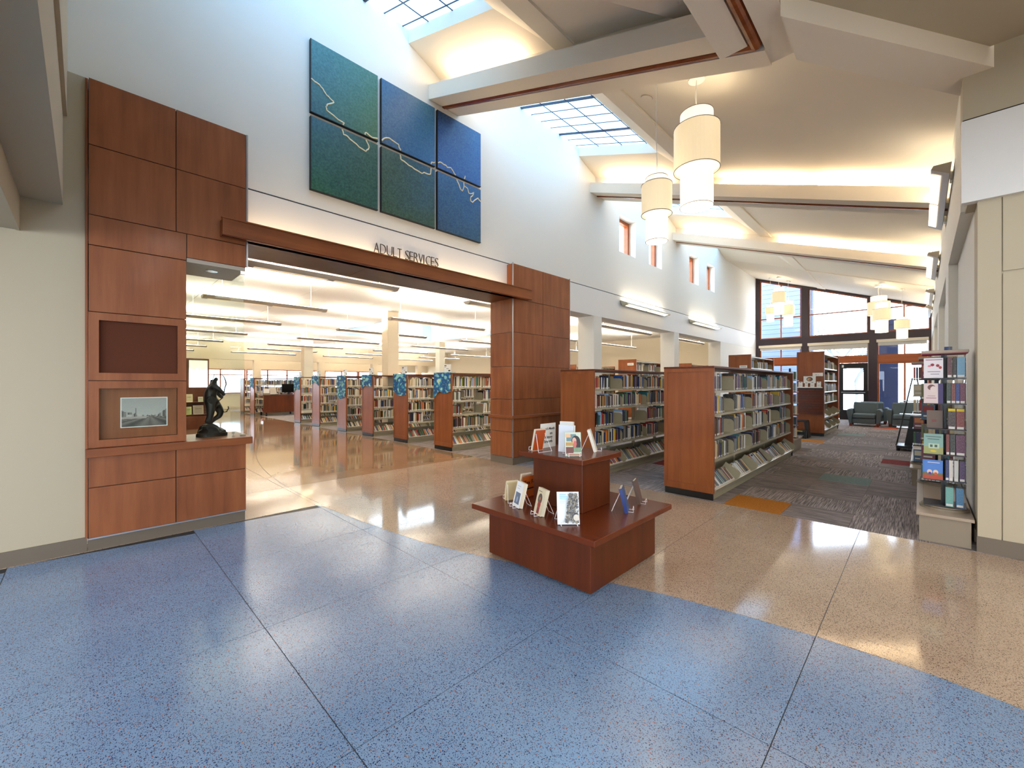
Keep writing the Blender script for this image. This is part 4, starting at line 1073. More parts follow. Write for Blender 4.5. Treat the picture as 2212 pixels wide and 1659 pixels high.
def bookcase(name_, label, x, y, nsec, Hh, levels, slant, info, weights, fill, seed, books=True, sec=.91, hasfar=True, group=None):
    """double-sided library bookcase running along +Y from y; x is its centre line. levels: heights of flat shelves, slant: heights of sloping ones"""
    rr = random.Random(seed)
    t = thing('bookcase', label, 'bookcase', (x, y, 0), 0, group); hw = .325; ln = .05 + nsec * sec + .05
    for nm, ya, yb_ in (('end_panel', 0, .04), ('end_panel', ln - .04, ln)):
        if nm and (ya == 0 or hasfar):
            f = .045; m = MB()
            m.box(-hw, -hw + f, ya, yb_, .09, Hh).box(hw - f, hw, ya, yb_, .09, Hh).box(-hw + f, hw - f, ya, yb_, .09, .09 + f * 1.8).box(-hw + f, hw - f, ya, yb_, Hh - f, Hh)
            p = m.build(nm, 'woodend', t); s_ = .008
            MB().box(-hw + f, hw - f, ya + s_, yb_ - s_, .09 + f * 1.8, Hh - f).build('field', 'woodend', p)
            MB().box(-hw + .01, hw - .01, ya + .008, yb_ - .008, 0, .09).build('kick', 'blackm', p)
    if Hh < 2: MB().box(-hw - .005, hw + .005, .0, ln, Hh, Hh + .028).build('canopy', 'wooddk', t, bevel=.003)
    else:
        MB().box(-hw + .02, hw - .02, .05, ln - .05, Hh - .06, Hh - .055).box(-hw + .02, -hw + .03, .04, ln - .04, Hh - .09, Hh - .055).box(hw - .03, hw - .02, .04, ln - .04, Hh - .09, Hh - .055).build('top_frame', 'metaledge', t)
    MB().box(-hw + .03, hw - .03, .04, ln - .04, 0, .085).build('base', 'metal', t)
    for k in range(nsec + 1):
        yy = .05 + k * sec; MB().box(-.03, .03, yy - .012, yy + .012, .085, Hh - .03).build('upright', 'metal', t)
    MB().box(-.004, .004, .05, ln - .05, .085, .35).build('centre_panel', 'metal', t)
    for li, z in enumerate(levels):
        for k in range(nsec):
            ya, yb_ = .05 + k * sec + .004, .05 + (k + 1) * sec - .004
            m = MB(); m.box(.03, .29, ya, yb_, z - .012, z).box(.283, .292, ya, yb_, z - .028, z + .001)
            m.build('shelf', 'metaledge', t)
            for yy in (ya + .004, yb_ - .006):
                o = put('bracket', BR, t); o.location = (0, yy, z)
        MB().box(-.29, -.03, .054, ln - .054, z - .012, z).box(-.292, -.283, .054, ln - .054, z - .028, z).build('rear_shelf', 'metal', t)
    th_ = radians(32)
    for li, z in enumerate(slant):
        for k in range(nsec):
            ya, yb_ = .05 + k * sec + .004, .05 + (k + 1) * sec - .004
            Mx = Matrix.Translation((.33, 0, z)) @ Matrix.Rotation(th_, 4, 'Y')
            m = MB(); m.obox(Mx, (-.27, 0), (ya, yb_), (-.010, 0)); m.obox(Mx, (-.008, .006), (ya, yb_), (-.06, .022))
            m.build('sloping_shelf', 'metaledge', t)
            o = put('bracket', BRS, t); Mb = Matrix.Translation((.33, yb_ - .006, z)) @ Matrix.Rotation(th_, 4, 'Y') @ Matrix.Translation((-.30, 0, 0)); o.matrix_local = Mb
    if not books: return t
    tiers = list(levels) + list(slant)
    tn = ['top', 'second', 'third', 'fourth', 'fifth', 'sixth', 'lowest']
    for li, z in enumerate(tiers):
        sl = li >= len(levels); cnt = 0
        for k in range(nsec):
            yy = .05 + k * sec + .012; end = yy + (sec - .05) * min(1, max(.25, rr.gauss(fill + (.2 if sl else 0), .2)))
            if (not sl) and rr.random() < .15: end = yy + (sec - .05) * .3
            hb = rr.uniform(.195, .225)
            while yy < end:
                th = rr.choice([.012, .018, .022, .026, .03, .036]); hgt = min(.262, hb + rr.uniform(-.02, .035)); dp = rr.uniform(.14, .18)
                pi_ = rr.choices(range(len(PAL)), weights)[0]; cnt += 1
                if sl:
                    M4 = Matrix.Translation((x, y, 0)) @ Matrix.Translation((.33, yy, z)) @ Matrix.Rotation(th_ * -1 + 2 * th_ * 0, 4, 'Y')
                    loc = Vector((x + .33 - .012, y + yy, z + .004)); eul = (rr.uniform(.0, .12), -radians(38), 0)
                else:
                    loc = Vector((x + .275 - rr.uniform(0, .02), y + yy, z + .0005)); eul = (0 if rr.random() < .9 else -.12, 0, 0)
                d_ = disp(loc.x, loc.y, 0)
                ALLB.append((d_, loc, eul, (dp, th * .94, hgt), pi_, (info, tn[min(li, 6)] if li < len(tiers) - 1 else 'lowest', cnt)))
                yy += th
    return t


LV = [1.405, 1.10, .80, .50]
bookcase('a', 'long open bookcase nearest the camera, right of the display table', -2.215, 5.60, 5, 1.70, LV, [.125], 'the nearest long bookcase', W_HALL, .72, 11)
bookcase('b', 'cherry-ended bookcase partly hidden behind the display table', -4.01, 5.60, 5, 1.70, LV, [.125], 'the bookcase behind the display table', W_HALL, .86, 12)
xs_row = [-7.69, -9.50, -11.27, -12.98, -15.08, -16.9]
words = ['nearest', 'second', 'third', 'fourth', 'fifth', 'sixth']
for i, x in enumerate(xs_row):
    bookcase('r', '%s banner-topped bookcase of the reading-room row, counted from the pier' % words[i].capitalize(), x, 5.62, 5 if i < 3 else 4, 1.70, LV, [.125], 'the %s banner bookcase' % words[i], W_ADULT, .86, 20 + i, group='banner-topped bookcases')
for i, x in enumerate((-22.3, -24.1)):
    bookcase('r', ('bookcase at the left of the reading desk with pale banner', 'last bookcase of the row, beyond the reading desk')[i], x, 5.45, 4, 1.70, LV, [.125], ('the bookcase left of the desk', 'the last bookcase of the row')[i], W_ADULT, .9, 30 + i, group='banner-topped bookcases')
TL = [2.0, 1.68, 1.36, 1.04]
bookcase('t', 'tall cherry bookcase with slatted end panel and brochures', -2.265, 14.5, 3, 2.40, [1.93, 1.58, 1.26, .94], [.52, .16], 'the tall slatted-end bookcase', W_ADULT, .6, 40)
bookcase('t', 'tall cherry bookcase standing behind the nearest long bookcase', -4.11, 14.5, 3, 2.40, [1.98, 1.66, 1.34, 1.02, .7], [.2], 'the tall bookcase behind', W_ADULT, .6, 41)
bookcase('t', 'tall bookcase with white label seen through the first wall opening', -6.93, 12.5, 3, 2.28, [1.9, 1.6, 1.3, 1.0, .7], [.2], 'the tall labelled bookcase', W_ADULT, .6, 42)
bookcase('t', 'tall bookcase seen through the second wall opening', -6.75, 16.6, 3, 2.28, [1.9, 1.6, 1.3, 1.0, .7], [.2], 'the tall second-opening bookcase', W_ADULT, .6, 43)
for i, x in enumerate((-9.6, -11.4, -13.2)):
    bookcase('t', 'tall bookcase deep in the reading room, %s from the pier' % words[i], x, 12.9, 3, 2.2, [1.9, 1.6, 1.3, 1.0, .7], [.2], 'the %s deep bookcase' % words[i], W_ADULT, .6, 44 + i, group='deep reading-room bookcases')

ALLB.sort(key=lambda b_: b_[0])
NIND = 235
for d_, loc, eul, scl, pi_, (info, tier, n) in ALLB[:NIND]:
    o = put('book', BOOK); o.location = loc; o.rotation_euler = eul; o.scale = scl
    o.color = tuple(s2l(PAL[pi_][1])); o['category'] = 'book'; o['group'] = 'books on %s' % info
    o['label'] = '%s-spined book, %s from the near end, %s shelf of %s' % (PAL[pi_][0], ordn(n), tier, info)
sm = MB()
from mathutils import Euler
V8 = [(0, 0, 0), (0, 1, 0), (0, 1, 1), (0, 0, 1), (-1, 0, 0), (-1, 1, 0), (-1, 1, 1), (-1, 0, 1)]
VL = [(.004, .08, .03), (.004, .92, .03), (.004, .92, .14), (.004, .08, .14)]
for d_, loc, eul, scl, pi_, _ in ALLB[NIND:]:
    M4 = Matrix.Translation(loc) @ Euler(eul).to_matrix().to_4x4() @ Matrix.Diagonal((*scl, 1))
    c = PAL[pi_][1]
    sm.add([M4 @ Vector(p) for p in V8], [(0, 1, 2, 3), (1, 5, 6, 2), (4, 0, 3, 7)], 0, c)
    sm.add([M4 @ Vector(p) for p in (V8[3], V8[2], V8[6], V8[7])], [(0, 1, 2, 3)], 0, (.85, .8, .7))
    sm.add([M4 @ Vector(p) for p in VL], [(0, 1, 2, 3)], 0, (.9, .9, .88))
o = sm.build('book', 'print'); o['kind'] = 'stuff'; o['label'] = 'many more books filling the farther shelves and bookcases'; o['category'] = 'books'

# banners and sign cards of the row
BB = [(1.17, 1.316, 1.27, 1.32), (1.29, 1.2, 1.18, 1.22), (1.35, 1.43, 1.41, 1.41), (1.07, 1.0, 1.03, 1.10), (1.47, 1.54, 1.50, 1.40), (1.16, 1.31, 1.25, 1.26), (1.28, 1.36, 1.30, 1.22)]
for i, (x, bz) in enumerate(zip(xs_row + [-22.3], BB)):
    y = 5.62 if i < 6 else 5.45
    lb = ['nearest blue batik banner with crescent shapes over bookcase end', 'second blue batik banner with pale loops, dipping in the middle', 'third and shortest-dipping blue batik banner of the row', 'long fourth batik banner reaching halfway down its bookcase end', 'fifth batik banner with pointed notch, above a bluish end panel', 'sixth pale batik banner catching the window light', 'palest banner, on the bookcase left of the desk'][i]
    t = thing('end_banner', lb, 'banner', (x, y - .014, bz[1]), 0, 'batik banners')
    n = 12; m = MB(); top = []; bot = []
    for k in range(n + 1):
        u = k / n; s_ = u * 3; q = min(int(s_), 2); f = s_ - q; f = f * f * (3 - 2 * f)
        z = bz[q] * (1 - f) + bz[q + 1] * f; bot.append((-.31 + .62 * u, z - bz[1])); top.append((-.31 + .62 * u, 1.742 - bz[1]))
    m.prism(bot + top[::-1], 'y', -.004, .004); m.prism([(-.31, 1.735 - bz[1]), (.31, 1.735 - bz[1]), (.31, 1.742 - bz[1]), (-.31, 1.742 - bz[1])], 'y', 0, .14)
    m.build('cloth', 'batik', t)
    if i < 6:
        c = thing('sign_card', 'white range card standing on the %s banner bookcase' % words[i], 'sign', (x + .05, y + .10, 1.742), 0, 'range cards')
        MB().box(-.13, .13, -.003, .003, 0, .19).build('card', 'white', c)
        im = MB(); im.box(-.11, -.03, -.004, -.0032, .145, .165).box(-.11, -.05, -.004, -.0032, .118, .124).box(-.03, .05, -.004, -.0032, .085, .092).box(.04, .11, -.004, -.0032, .03, .055); im.build('print', 'ink', c)

# slatwall end with brochures on the tall bookcase
sw = thing('slatwall_rack', 'cherry slatwall with white brochure ledge on tall bookcase end', 'slatwall', (-2.265, 14.48, .62))
for k in range(10): MB().box(-.28, .30, -.018, -.002, .072 * k, .072 * k + .060).build('slat', 'wooddk', sw)
MB().box(-.28, .30, -.004, 0, 0, .74).build('backing', 'blackm', sw)
MB().box(-.29, .29, -.09, -.02, .745, .755).box(-.29, .29, -.092, -.088, .745, .775).build('ledge', 'white', sw)
for k, (x, w_, h_, l_) in enumerate(((-.22, .10, .165, 'leftmost white brochure on the slatwall ledge'), (-.08, .075, .15, 'narrow second brochure on the slatwall ledge'), (.06, .10, .165, 'third brochure with red spot on the slatwall ledge'), (.21, .10, .17, 'rightmost brochure on the slatwall ledge'))):
    t = thing('brochure', l_, 'brochure', (-2.265 + x, 14.41, 1.376), 0, 'brochures on the slatwall'); t.rotation_euler = (-.12, 0, 0)
    MB().box(-w_ / 2, w_ / 2, -.002, .002, 0, h_).build('sheet', 'white', t)
    MB().box(-.02, .02, -.0026, -.0021, h_ - .025, h_ - .012).box(-.03, .03, -.0026, -.0021, .05, .053).box(-.03, .02, -.0026, -.0021, .07, .073).build('print', 'ink', t)
t = thing('poster', 'small white poster with oval picture on tall bookcase end', 'poster', (-2.28, 14.49, 1.50)); MB().box(-.145, .145, -.004, 0, 0, .20).build('sheet', 'white', t)
m = MB(); n = 20
def oval(m, cx_, cz_, rx, rz_, y, col, x=None):
    pts = [(cx_ + rx * cos(2 * pi * i / n), y, cz_ + rz_ * sin(2 * pi * i / n)) for i in range(n)]; m.add(pts, [list(range(n))], 0, col)
oval(m, 0, .115, .075, .06, -.0045, (.25, .35, .32)); oval(m, -.01, .11, .05, .035, -.005, (.85, .6, .4)); oval(m, .02, .10, .03, .02, -.0055, (.7, .3, .25)); m.build('picture', 'print', t)
t = thing('shelf_label', 'white range label on the tall slatted bookcase end', 'label', (-2.09, 14.49, 1.70)); MB().box(-.12, .12, -.004, 0, 0, .095).build('sheet', 'white', t); MB().box(-.06, -.01, -.005, -.0041, .03, .04).box(.01, .03, -.005, -.0041, .03, .04).build('print', 'ink', t)
for x, y, z, l_ in ((-6.8, 12.49, 2.08, 'white label on tall bookcase end in the first opening'), (-4.0, 14.49, 1.98, 'white label on the tall bookcase end behind the nearest bookcase')):
    t = thing('shelf_label', l_, 'label', (x, y, z)); MB().box(-.11, .11, -.004, 0, 0, .08).build('sheet', 'white', t); MB().box(-.08, .08, -.005, -.0041, .035, .045).build('print', 'ink', t)

# ================================================================ DISPLAY TABLE
dt = thing('display_table', 'two-tier square cherry book display table on the terrazzo', 'table', (-2.2, 3.0, 0))
MB().box(-.53, .53, -.50, .50, .012, .41).build('base', 'wooddk', dt, bevel=.003)
MB().box(-.50, .50, -.47, .47, 0, .012).build('foot', 'blackm', dt)
MB().box(-.61, .65, -.635, .57, .411, .455).build('lower_top', 'woodtop', dt, bevel=.004)
MB().box(-.275, .25, -.20, .22, .456, .862).build('column', 'wooddk', dt, bevel=.003)
MB().box(-.36, .32, -.30, .29, .863, .905).build('upper_top', 'woodtop', dt, bevel=.004)


def stand(x, y, z, rz, label, w_=.07, big=1.0, tilt=.28):
    t = thing('book_stand', label, 'stand', (x, y, z), rz, 'white wire book stands'); m = MB()
    for s_ in (-1, 1):
        m.tube([(s_ * w_ * .5, -.035, .032), (s_ * w_ * .5, -.040, .004), (s_ * w_ * .5, .006, .004), (s_ * w_ * .5, .012, .01), (s_ * w_ * .5, .012 + .15 * big * math.tan(tilt), .15 * big), (s_ * w_ * .5, .022 + .15 * big * math.tan(tilt), .155 * big), (s_ * w_ * .75, .13 * big, .004)], .0024, 6)
    m.build('wire_frame', 'whitewire', t)
    MB().tube([(-w_ * .5, -.035, .032), (w_ * .5, -.035, .032)], .0024, 6).tube([(-w_ * .75, .13 * big, .004), (w_ * .75, .13 * big, .004)], .0024, 6).build('cross_wire', 'whitewire', t)
    return t


def tbook(x, y, z, rz, w_, h_, th, tilt, label, cover, art=None, pages='paper', group='books on the display table', back=None):
    """standing book; its front cover faces local -Y; leans back by tilt"""
    t = thing('book', label, 'book', (x, y, z), rz, group); t.rotation_euler = (0, 0, rz)
    Mx = Matrix.Rotation(-tilt, 4, 'X')
    cm_ = mat('cv', cover, .25)
    m = MB(); m.obox(Mx, (-w_ / 2, w_ / 2), (0, .002), (.0, h_)).obox(Mx, (-w_ / 2, w_ / 2), (th - .002, th), (0, h_)).obox(Mx, (-w_ / 2, -w_ / 2 + .002), (.002, th - .002), (0, h_))
    m.build('cover', cm_ if back is None else [cm_], t)
    MB().obox(Mx, (-w_ / 2 + .002, w_ / 2 - .003), (.002, th - .002), (.003, h_ - .003)).build('pages', pages, t)
    if back:
        MB().obox(Mx, (-w_ / 2 + .004, w_ / 2 - .004), (th, th + .0006), (.006, h_ - .006)).build('back_print', mat('bk', back, .3), t)
    if art:
        m = MB()
        for a in art:
            if a[0] == 'r': _, u0, u1, v0, v1, c = a; m.add([Mx @ Vector(((u - .5) * w_, -.0004 - .0002 * art.index(a), v * h_)) for u, v in ((u0, v0), (u1, v0), (u1, v1), (u0, v1))], [(0, 1, 2, 3)], 0, c)
            else:
                _, uc, vc, ru, rv, c = a; m.add([Mx @ Vector(((uc + ru * cos(2 * pi * i / 18) - .5) * w_, -.0004 - .0002 * art.index(a), (vc + rv * sin(2 * pi * i / 18)) * h_)) for i in range(18)], [list(range(18))], 0, c)
        m.build('cover_art', 'print', t)
    return t


ZL, ZU = .4555, .9055
A45 = radians(45)
def blobs(seed, n, reg, cols, r0, r1):
    q = random.Random(seed); out = []
    while len(out) < n:
        u, v = q.random(), q.random()
        if reg(u, v): out.append(('e', u, v, q.uniform(r0, r1), q.uniform(r0, r1) * .7, q.choice(cols)))
    return out


rock_art = [('r', .0, 1, 0, 1, (.93, .95, .96))] + blobs(4, 280, lambda u, v: .08 < u < .92 and .06 < v < .94 and u > .28 + .28 * v, [(.36, .38, .42), (.48, .44, .38), (.58, .54, .46), (.44, .42, .40), (.66, .64, .60), (.34, .33, .33)], .02, .055) + [('e', .80, .22, .13, .10, (.86, .82, .76)),
            ('r', .08, .36, .90, .93, (.62, .82, .88)), ('r', .08, .44, .84, .87, (.62, .82, .88)), ('r', .08, .42, .78, .81, (.62, .82, .88)), ('r', .08, .34, .70, .71, (.75, .8, .8)), ('r', .08, .30, .66, .67, (.75, .8, .8))]
tbook(-1.868, 2.51, ZL + .004, A45, .165, .235, .022, .25, 'white hardcover with rocky grey cover picture on front corner of lower tier', (.92, .92, .88), rock_art)
stand(-1.868, 2.51, ZL, A45, 'white wire stand under the rocky-cover book at the front corner', .12)
a2 = atan2(-.30, .95)
fig = [('r', 0, 1, 0, 1, (.86, .80, .66)), ('e', .48, .60, .27, .2, (.30, .24, .20)), ('e', .48, .60, .22, .16, (.36, .30, .25)), ('r', .34, .66, .05, .40, (.50, .10, .12)), ('e', .5, .38, .2, .13, (.62, .18, .12)), ('e', .48, .60, .09, .07, (.72, .42, .28)), ('r', .42, .54, .46, .56, (.55, .22, .14)), ('r', .15, .6, .86, .89, (.55, .48, .4))]
tbook(-2.19, 2.52, ZL + .004, -.38, .125, .21, .034, .25, 'cream paperback with red-robed haloed figure cover on lower tier', (.88, .82, .70), fig)
stand(-2.19, 2.52, ZL, -.38, 'white wire stand holding the red-robed figure paperback', .06)
tbook(-2.46, 2.555, ZL + .004, -.38, .13, .21, .036, .25, 'white paperback with blue-grey cover photo on lower tier left', (.93, .93, .91), [('r', 0, 1, 0, 1, (.93, .93, .92)), ('r', .15, .85, .12, .58, (.38, .43, .50)), ('e', .5, .3, .1, .12, (.6, .66, .78)), ('r', .2, .7, .82, .84, (.75, .75, .76)), ('r', .2, .6, .72, .74, (.75, .75, .76))])
stand(-2.46, 2.555, ZL, -.38, 'white wire stand holding the paperback with blue-grey photo', .06)
tbook(-2.67, 2.70, ZL + .004, -1.95, .115, .18, .03, .25, 'thick yellowed paperback seen from behind, far left of lower tier', (.88, .80, .62), back=(.80, .70, .52))
stand(-2.67, 2.70, ZL, -1.95, 'white wire stand behind the yellowed paperback', .10)
tbook(-2.72, 2.93, ZL + .004, -1.75, .12, .20, .025, .2, 'pale paperback seen edge-on behind the yellowed paperback', (.86, .82, .75), back=(.85, .78, .68))
# orange sign card with text
oc = thing('sign_card', 'orange card reading Tax Forms beside the table column', 'sign', (-2.60, 2.80, ZL))
MB().box(-.004, 0, 0, .235, 0, .19).build('card', 'orange', oc); MB().box(0.0002, .001, 0, .235, .070, .082).build('black_rule', 'ink', oc)


def text_obj(body, size, parent, loc, rot, matn='ink', name='print', align='LEFT', off=0.0):
    cu = bpy.data.curves.new(name, 'FONT'); cu.body = body; cu.size = size; cu.align_x = align; cu.offset = off; cu.resolution_u = 2
    o = bpy.data.objects.new('tmp', cu); COL.objects.link(o)
    dg = bpy.context.evaluated_depsgraph_get(); me = bpy.data.meshes.new_from_object(o.evaluated_get(dg)); bpy.data.objects.remove(o)
    me.materials.clear(); me.materials.append(M_[matn]); r = put(name, me, parent); r.location = loc; r.rotation_euler = rot; return r


text_obj('Tax Forms', .055, oc, (.0012, .012, .115), (pi / 2, 0, pi / 2), off=.001)
# right side of lower tier
tbook(-1.72, 3.13, ZL + .004, 2.0, .15, .20, .026, .25, 'blue-spined hardcover leaning on wire stand, right of lower tier', (.12, .20, .45), [('r', 0, 1, 0, 1, (.2, .3, .5))])
stand(-1.72, 3.13, ZL, 2.0, 'white wire stand holding the blue-spined hardcover', .08)
tbook(-1.755, 3.42, ZL + .004, 1.9, .14, .205, .022, .25, 'brown hardcover with white spine label, back right of lower tier', (.35, .27, .22), [('r', 0, 1, 0, 1, (.4, .3, .25))])
stand(-1.755, 3.42, ZL, 1.9, 'white wire stand holding the brown hardcover', .08)
# upper tier
portrait = [('r', 0, 1, 0, 1, (.80, .84, .76)), ('r', .1, .7, .62, .92, (.42, .54, .56)), ('e', .68, .62, .27, .24, (.13, .11, .12)), ('r', .5, .97, .30, .60, (.15, .13, .14)), ('e', .58, .64, .13, .14, (.85, .66, .58)), ('e', .62, .52, .10, .12, (.82, .40, .38)), ('r', .52, .68, .36, .50, (.78, .42, .38)), ('r', .04, .36, .78, .92, (.90, .72, .56)),
            ('r', .05, .5, .42, .58, (.90, .72, .42)), ('r', .05, .5, .10, .38, (.45, .25, .22)), ('r', .5, .97, .17, .36, (.28, .45, .32)), ('r', .1, .97, .02, .13, (.70, .52, .42))] + [('r', .08 + .085 * k, .11 + .085 * k, .43, .57, (.35, .22, .14)) for k in range(5)] + [('r', .54 + .085 * k, .57 + .085 * k, .18, .35, (.75, .82, .68)) for k in range(5)]
tbook(-2.035, 2.80, ZU + .004, .82, .135, .195, .012, .22, 'paperback with collage portrait cover at front corner of upper tier', (.78, .82, .74), portrait)
stand(-2.035, 2.80, ZU, .82, 'white wire stand under the collage portrait book', .09)
tbook(-2.215, 2.93, ZU, .10, .15, .235, .03, .04, 'tall white jacketed hardcover standing behind the portrait book', (.90, .92, .94), [('r', 0, 1, 0, 1, (.90, .92, .95))], pages='white')
tbook(-2.33, 3.08, ZU, .3, .13, .25, .03, .12, 'tallest white hardcover at the back of upper tier', (.88, .87, .83), [('r', 0, 1, 0, 1, (.90, .89, .85))])
tbook(-2.47, 2.83, ZU + .004, -1.75, .12, .20, .022, .25, 'hardcover with burnt-orange back cover, left of upper tier', (.86, .80, .72), back=(.72, .30, .10))
stand(-2.47, 2.83, ZU, -1.75, 'white wire stand bracing the burnt-orange book', .10)
tbook(-2.05, 3.17, ZU + .004, 2.1, .13, .20, .026, .3, 'pale book leaning on wire stand, right of upper tier', (.88, .85, .78), [('r', 0, 1, 0, 1, (.88, .85, .78))])
stand(-2.05, 3.17, ZU, 2.1, 'white wire stand holding the pale leaning book', .05, 1.05)
wc_ = thing('sign_card', 'white card with bold black lines about history, upper tier', 'sign', (-2.50, 2.93, ZU))
MB().box(-.003, 0, 0, .22, 0, .225).build('card', 'white', wc_)
for k, (s_, z) in enumerate((("Women's Month", .165), ('on', .12), ('History', .085), ('Strength', .045))):
    text_obj(s_, .032 if k == 0 else .036, wc_, (.0006, .205 if k == 0 else .17, z), (pi / 2, 0, pi / 2), align='RIGHT', off=.0012)

# ================================================================ PLINTHS AND SPINNER RACKS
def plinth(x0, x1, y0, y1, label):
    t = thing('display_plinth', label, 'plinth', ((x0 + x1) / 2, y0, 0)); hw = (x1 - x0) / 2
    MB().box(-hw + .02, hw - .02, .02, y1 - y0 - .02, 0, .242).build('body', 'lam', t); MB().box(-hw, hw, 0, y1 - y0, .243, .272).build('top', 'lamtop', t, bevel=.003)


plinth(-.035, .345, 5.60, 8.36, 'low beige laminate plinth nearest, carrying the spinner racks')
plinth(-.12, .26, 8.45, 11.4, 'second low beige plinth farther along the right wall')


def rack(x, y, label, rz=0.0, tiers=6, s_=.145):
    t = thing('spinner_rack', label, 'rack', (x, y, .272), rz)
    n = 32; m = MB(); m.cyl((0, 0), .175, .0, .020, n).cyl((0, 0), .16, .022, .036, n); m.build('turntable', 'lam', t)
    zs = [.040 + .2475 * k for k in range(tiers)]
    for z in zs: MB().box(-s_, s_, -s_, s_, z, z + .008).build('shelf', 'blackm', t)
    MB().box(-.02, .02, -.02, .02, .036, zs[-1] + .27).build('post', 'blackm', t)
    for z in zs:
        m = MB()
        for (a, b_) in ((-s_ + .003, -.004), (.004, s_ - .003)):
            pass
        m.box(-s_, -s_ + .003, -s_, s_, z + .008, z + .235).box(s_ - .003, s_, -s_, s_, z + .008, z + .235).box(-.002, .002, -s_, -.02, z + .008, z + .235)
        m.build('acrylic_panel', 'acrylic', t)
    zt_ = zs[-1] + .2475
    MB().box(-s_ - .015, s_ + .015, -s_ - .015, s_ + .015, zt_, zt_ + .028).build('top_board', 'lamtop', t, bevel=.003); MB().box(-s_ - .01, s_ + .01, -s_ - .01, s_ + .01, zt_ - .008, zt_).build('underside', 'redline', t)
    return [z + .272 + .008 for z in zs]


def fbook(x, y, z, w_, h_, th, label, cover, art, group):   # face-out, upright
    return tbook(x, y, z, 0, w_, h_, th, .03, label, cover, art, group=group)


def sbook(x, y, z, th, h_, col, label, group, dp=.11, top=None):   # spine towards the camera (-Y)
    o = put('book', BOOK); o.location = (x + th, y, z); o.rotation_euler = (0, 0, -pi / 2); o.scale = (dp, th, h_); o.color = tuple(s2l(col)); o['label'] = label; o['category'] = 'book'; o['group'] = group
    o.location = (x, y, z)
    return o


RX0, RY0 = .16, 5.95
zz = rack(RX0, RY0, 'nearest clear acrylic spinner rack of boxed books')
t = thing('blue_tape_core', 'small dark blue cylinder standing on the nearest spinner rack', 'cylinder', (RX0 + .03, RY0, .272 + .040 + .2475 * 6 + .028)); MB().cyl((0, 0), .028, 0, .04, 16).build('body', 'cover', t); t.children[0].color = (.02, .06, .2, 1) if len(t.children) else None
g_ = 'books on the nearest spinner rack'
petals = [('r', 0, 1, 0, 1, (.90, .87, .88)), ('r', .1, .95, .9, .93, (.5, .1, .2)), ('e', .45, .66, .1, .07, (.55, .12, .18)), ('e', .72, .62, .09, .07, (.65, .15, .2)), ('e', .85, .52, .08, .07, (.7, .25, .2)), ('e', .3, .6, .09, .05, (.85, .5, .55)), ('r', .2, .85, .3, .33, (.45, .45, .5)), ('r', .35, .8, .18, .21, (.45, .45, .5))]
woman = [('r', 0, 1, 0, 1, (.86, .78, .76)), ('e', .4, .8, .2, .14, (.45, .3, .28)), ('e', .5, .7, .16, .16, (.88, .8, .78)), ('r', .74, 1, 0, 1, (.25, .18, .38)), ('r', .12, .65, .25, .28, (.6, .35, .4)), ('r', .2, .6, .36, .38, (.6, .35, .4))]
trailer = [('r', 0, 1, 0, 1, (.52, .66, .62)), ('r', 0, 1, 0, .36, (.62, .62, .38)), ('r', .25, .8, .28, .52, (.72, .80, .70)), ('r', .33, .46, .34, .46, (.25, .35, .3)), ('r', .56, .7, .34, .46, (.25, .35, .3)), ('r', .1, .9, .84, .88, (.35, .42, .4)), ('r', .2, .8, .72, .76, (.35, .42, .4)), ('e', .5, .14, .16, .05, (.85, .75, .2))]
sky_ = [('r', 0, 1, 0, 1, (.30, .50, .80)), ('r', 0, 1, 0, .20, (.72, .28, .16)), ('r', 0, 1, .2, .34, (.45, .40, .25)), ('e', .35, .38, .13, .12, (.85, .75, .7)), ('e', .65, .38, .13, .12, (.88, .8, .7)), ('e', .65, .30, .09, .07, (.85, .3, .15)), ('e', .36, .30, .08, .07, (.3, .2, .6)), ('r', .25, .85, .86, .89, (.85, .85, .9))]
fy = RY0 - .138
fbook(RX0 - .075, fy, zz[5], .135, .195, .03, 'white boxed book with red petals, top tier of nearest spinner', (.9, .87, .88), petals, g_)
fbook(RX0 - .075, fy, zz[4], .135, .195, .03, 'pale pink boxed book with purple edge, second tier of nearest spinner', (.86, .78, .76), woman, g_)
fbook(RX0 - .065, fy + .07, zz[3], .11, .175, .03, 'plain brown boxed book set back on third tier of nearest spinner', (.42, .33, .27), [('r', 0, 1, 0, 1, (.45, .36, .30)), ('r', .3, .6, .35, .5, (.5, .25, .22))], g_)
fbook(RX0 - .075, fy, zz[2], .135, .195, .03, 'aqua boxed book with green trailer picture on nearest spinner', (.52, .66, .62), trailer, g_)
fbook(RX0 - .08, fy, zz[1], .14, .185, .03, 'sky-blue boxed book with orange lower edge on nearest spinner', (.3, .5, .8), sky_, g_)
sp = [(5, [(.02, .030, (.35, .10, .16), 'maroon'), (.058, .022, (.12, .08, .08), 'black'), (.084, .052, (.45, .66, .78), 'light blue')]),
      (4, [(.015, .028, (.10, .20, .16), 'dark green'), (.046, .028, (.45, .15, .12), 'rust red'), (.076, .026, (.08, .18, .50), 'royal blue'), (.104, .032, (.42, .12, .26), 'plum')]),
      (3, [(.024, .05, (.22, .12, .10), 'dark red and green'), (.080, .052, (.50, .12, .10), 'bright red')]),
      (2, [(.012, .022, (.48, .12, .10), 'thin red'), (.038, .034, (.10, .08, .08), 'black and orange'), (.077, .060, (.38, .14, .30), 'thick purple')]),
      (1, [(.008, .022, (.10, .14, .42), 'navy'), (.032, .024, (.88, .85, .8), 'white and orange'), (.066, .026, (.86, .86, .84), 'white'), (.100, .036, (.26, .12, .36), 'violet')]),
      (0, [(.008, .052, (.45, .70, .66), 'mint green'), (.078, .050, (.25, .50, .68), 'sea blue')])]
tw = ['lowest', 'fifth', 'fourth', 'third', 'second', 'top']
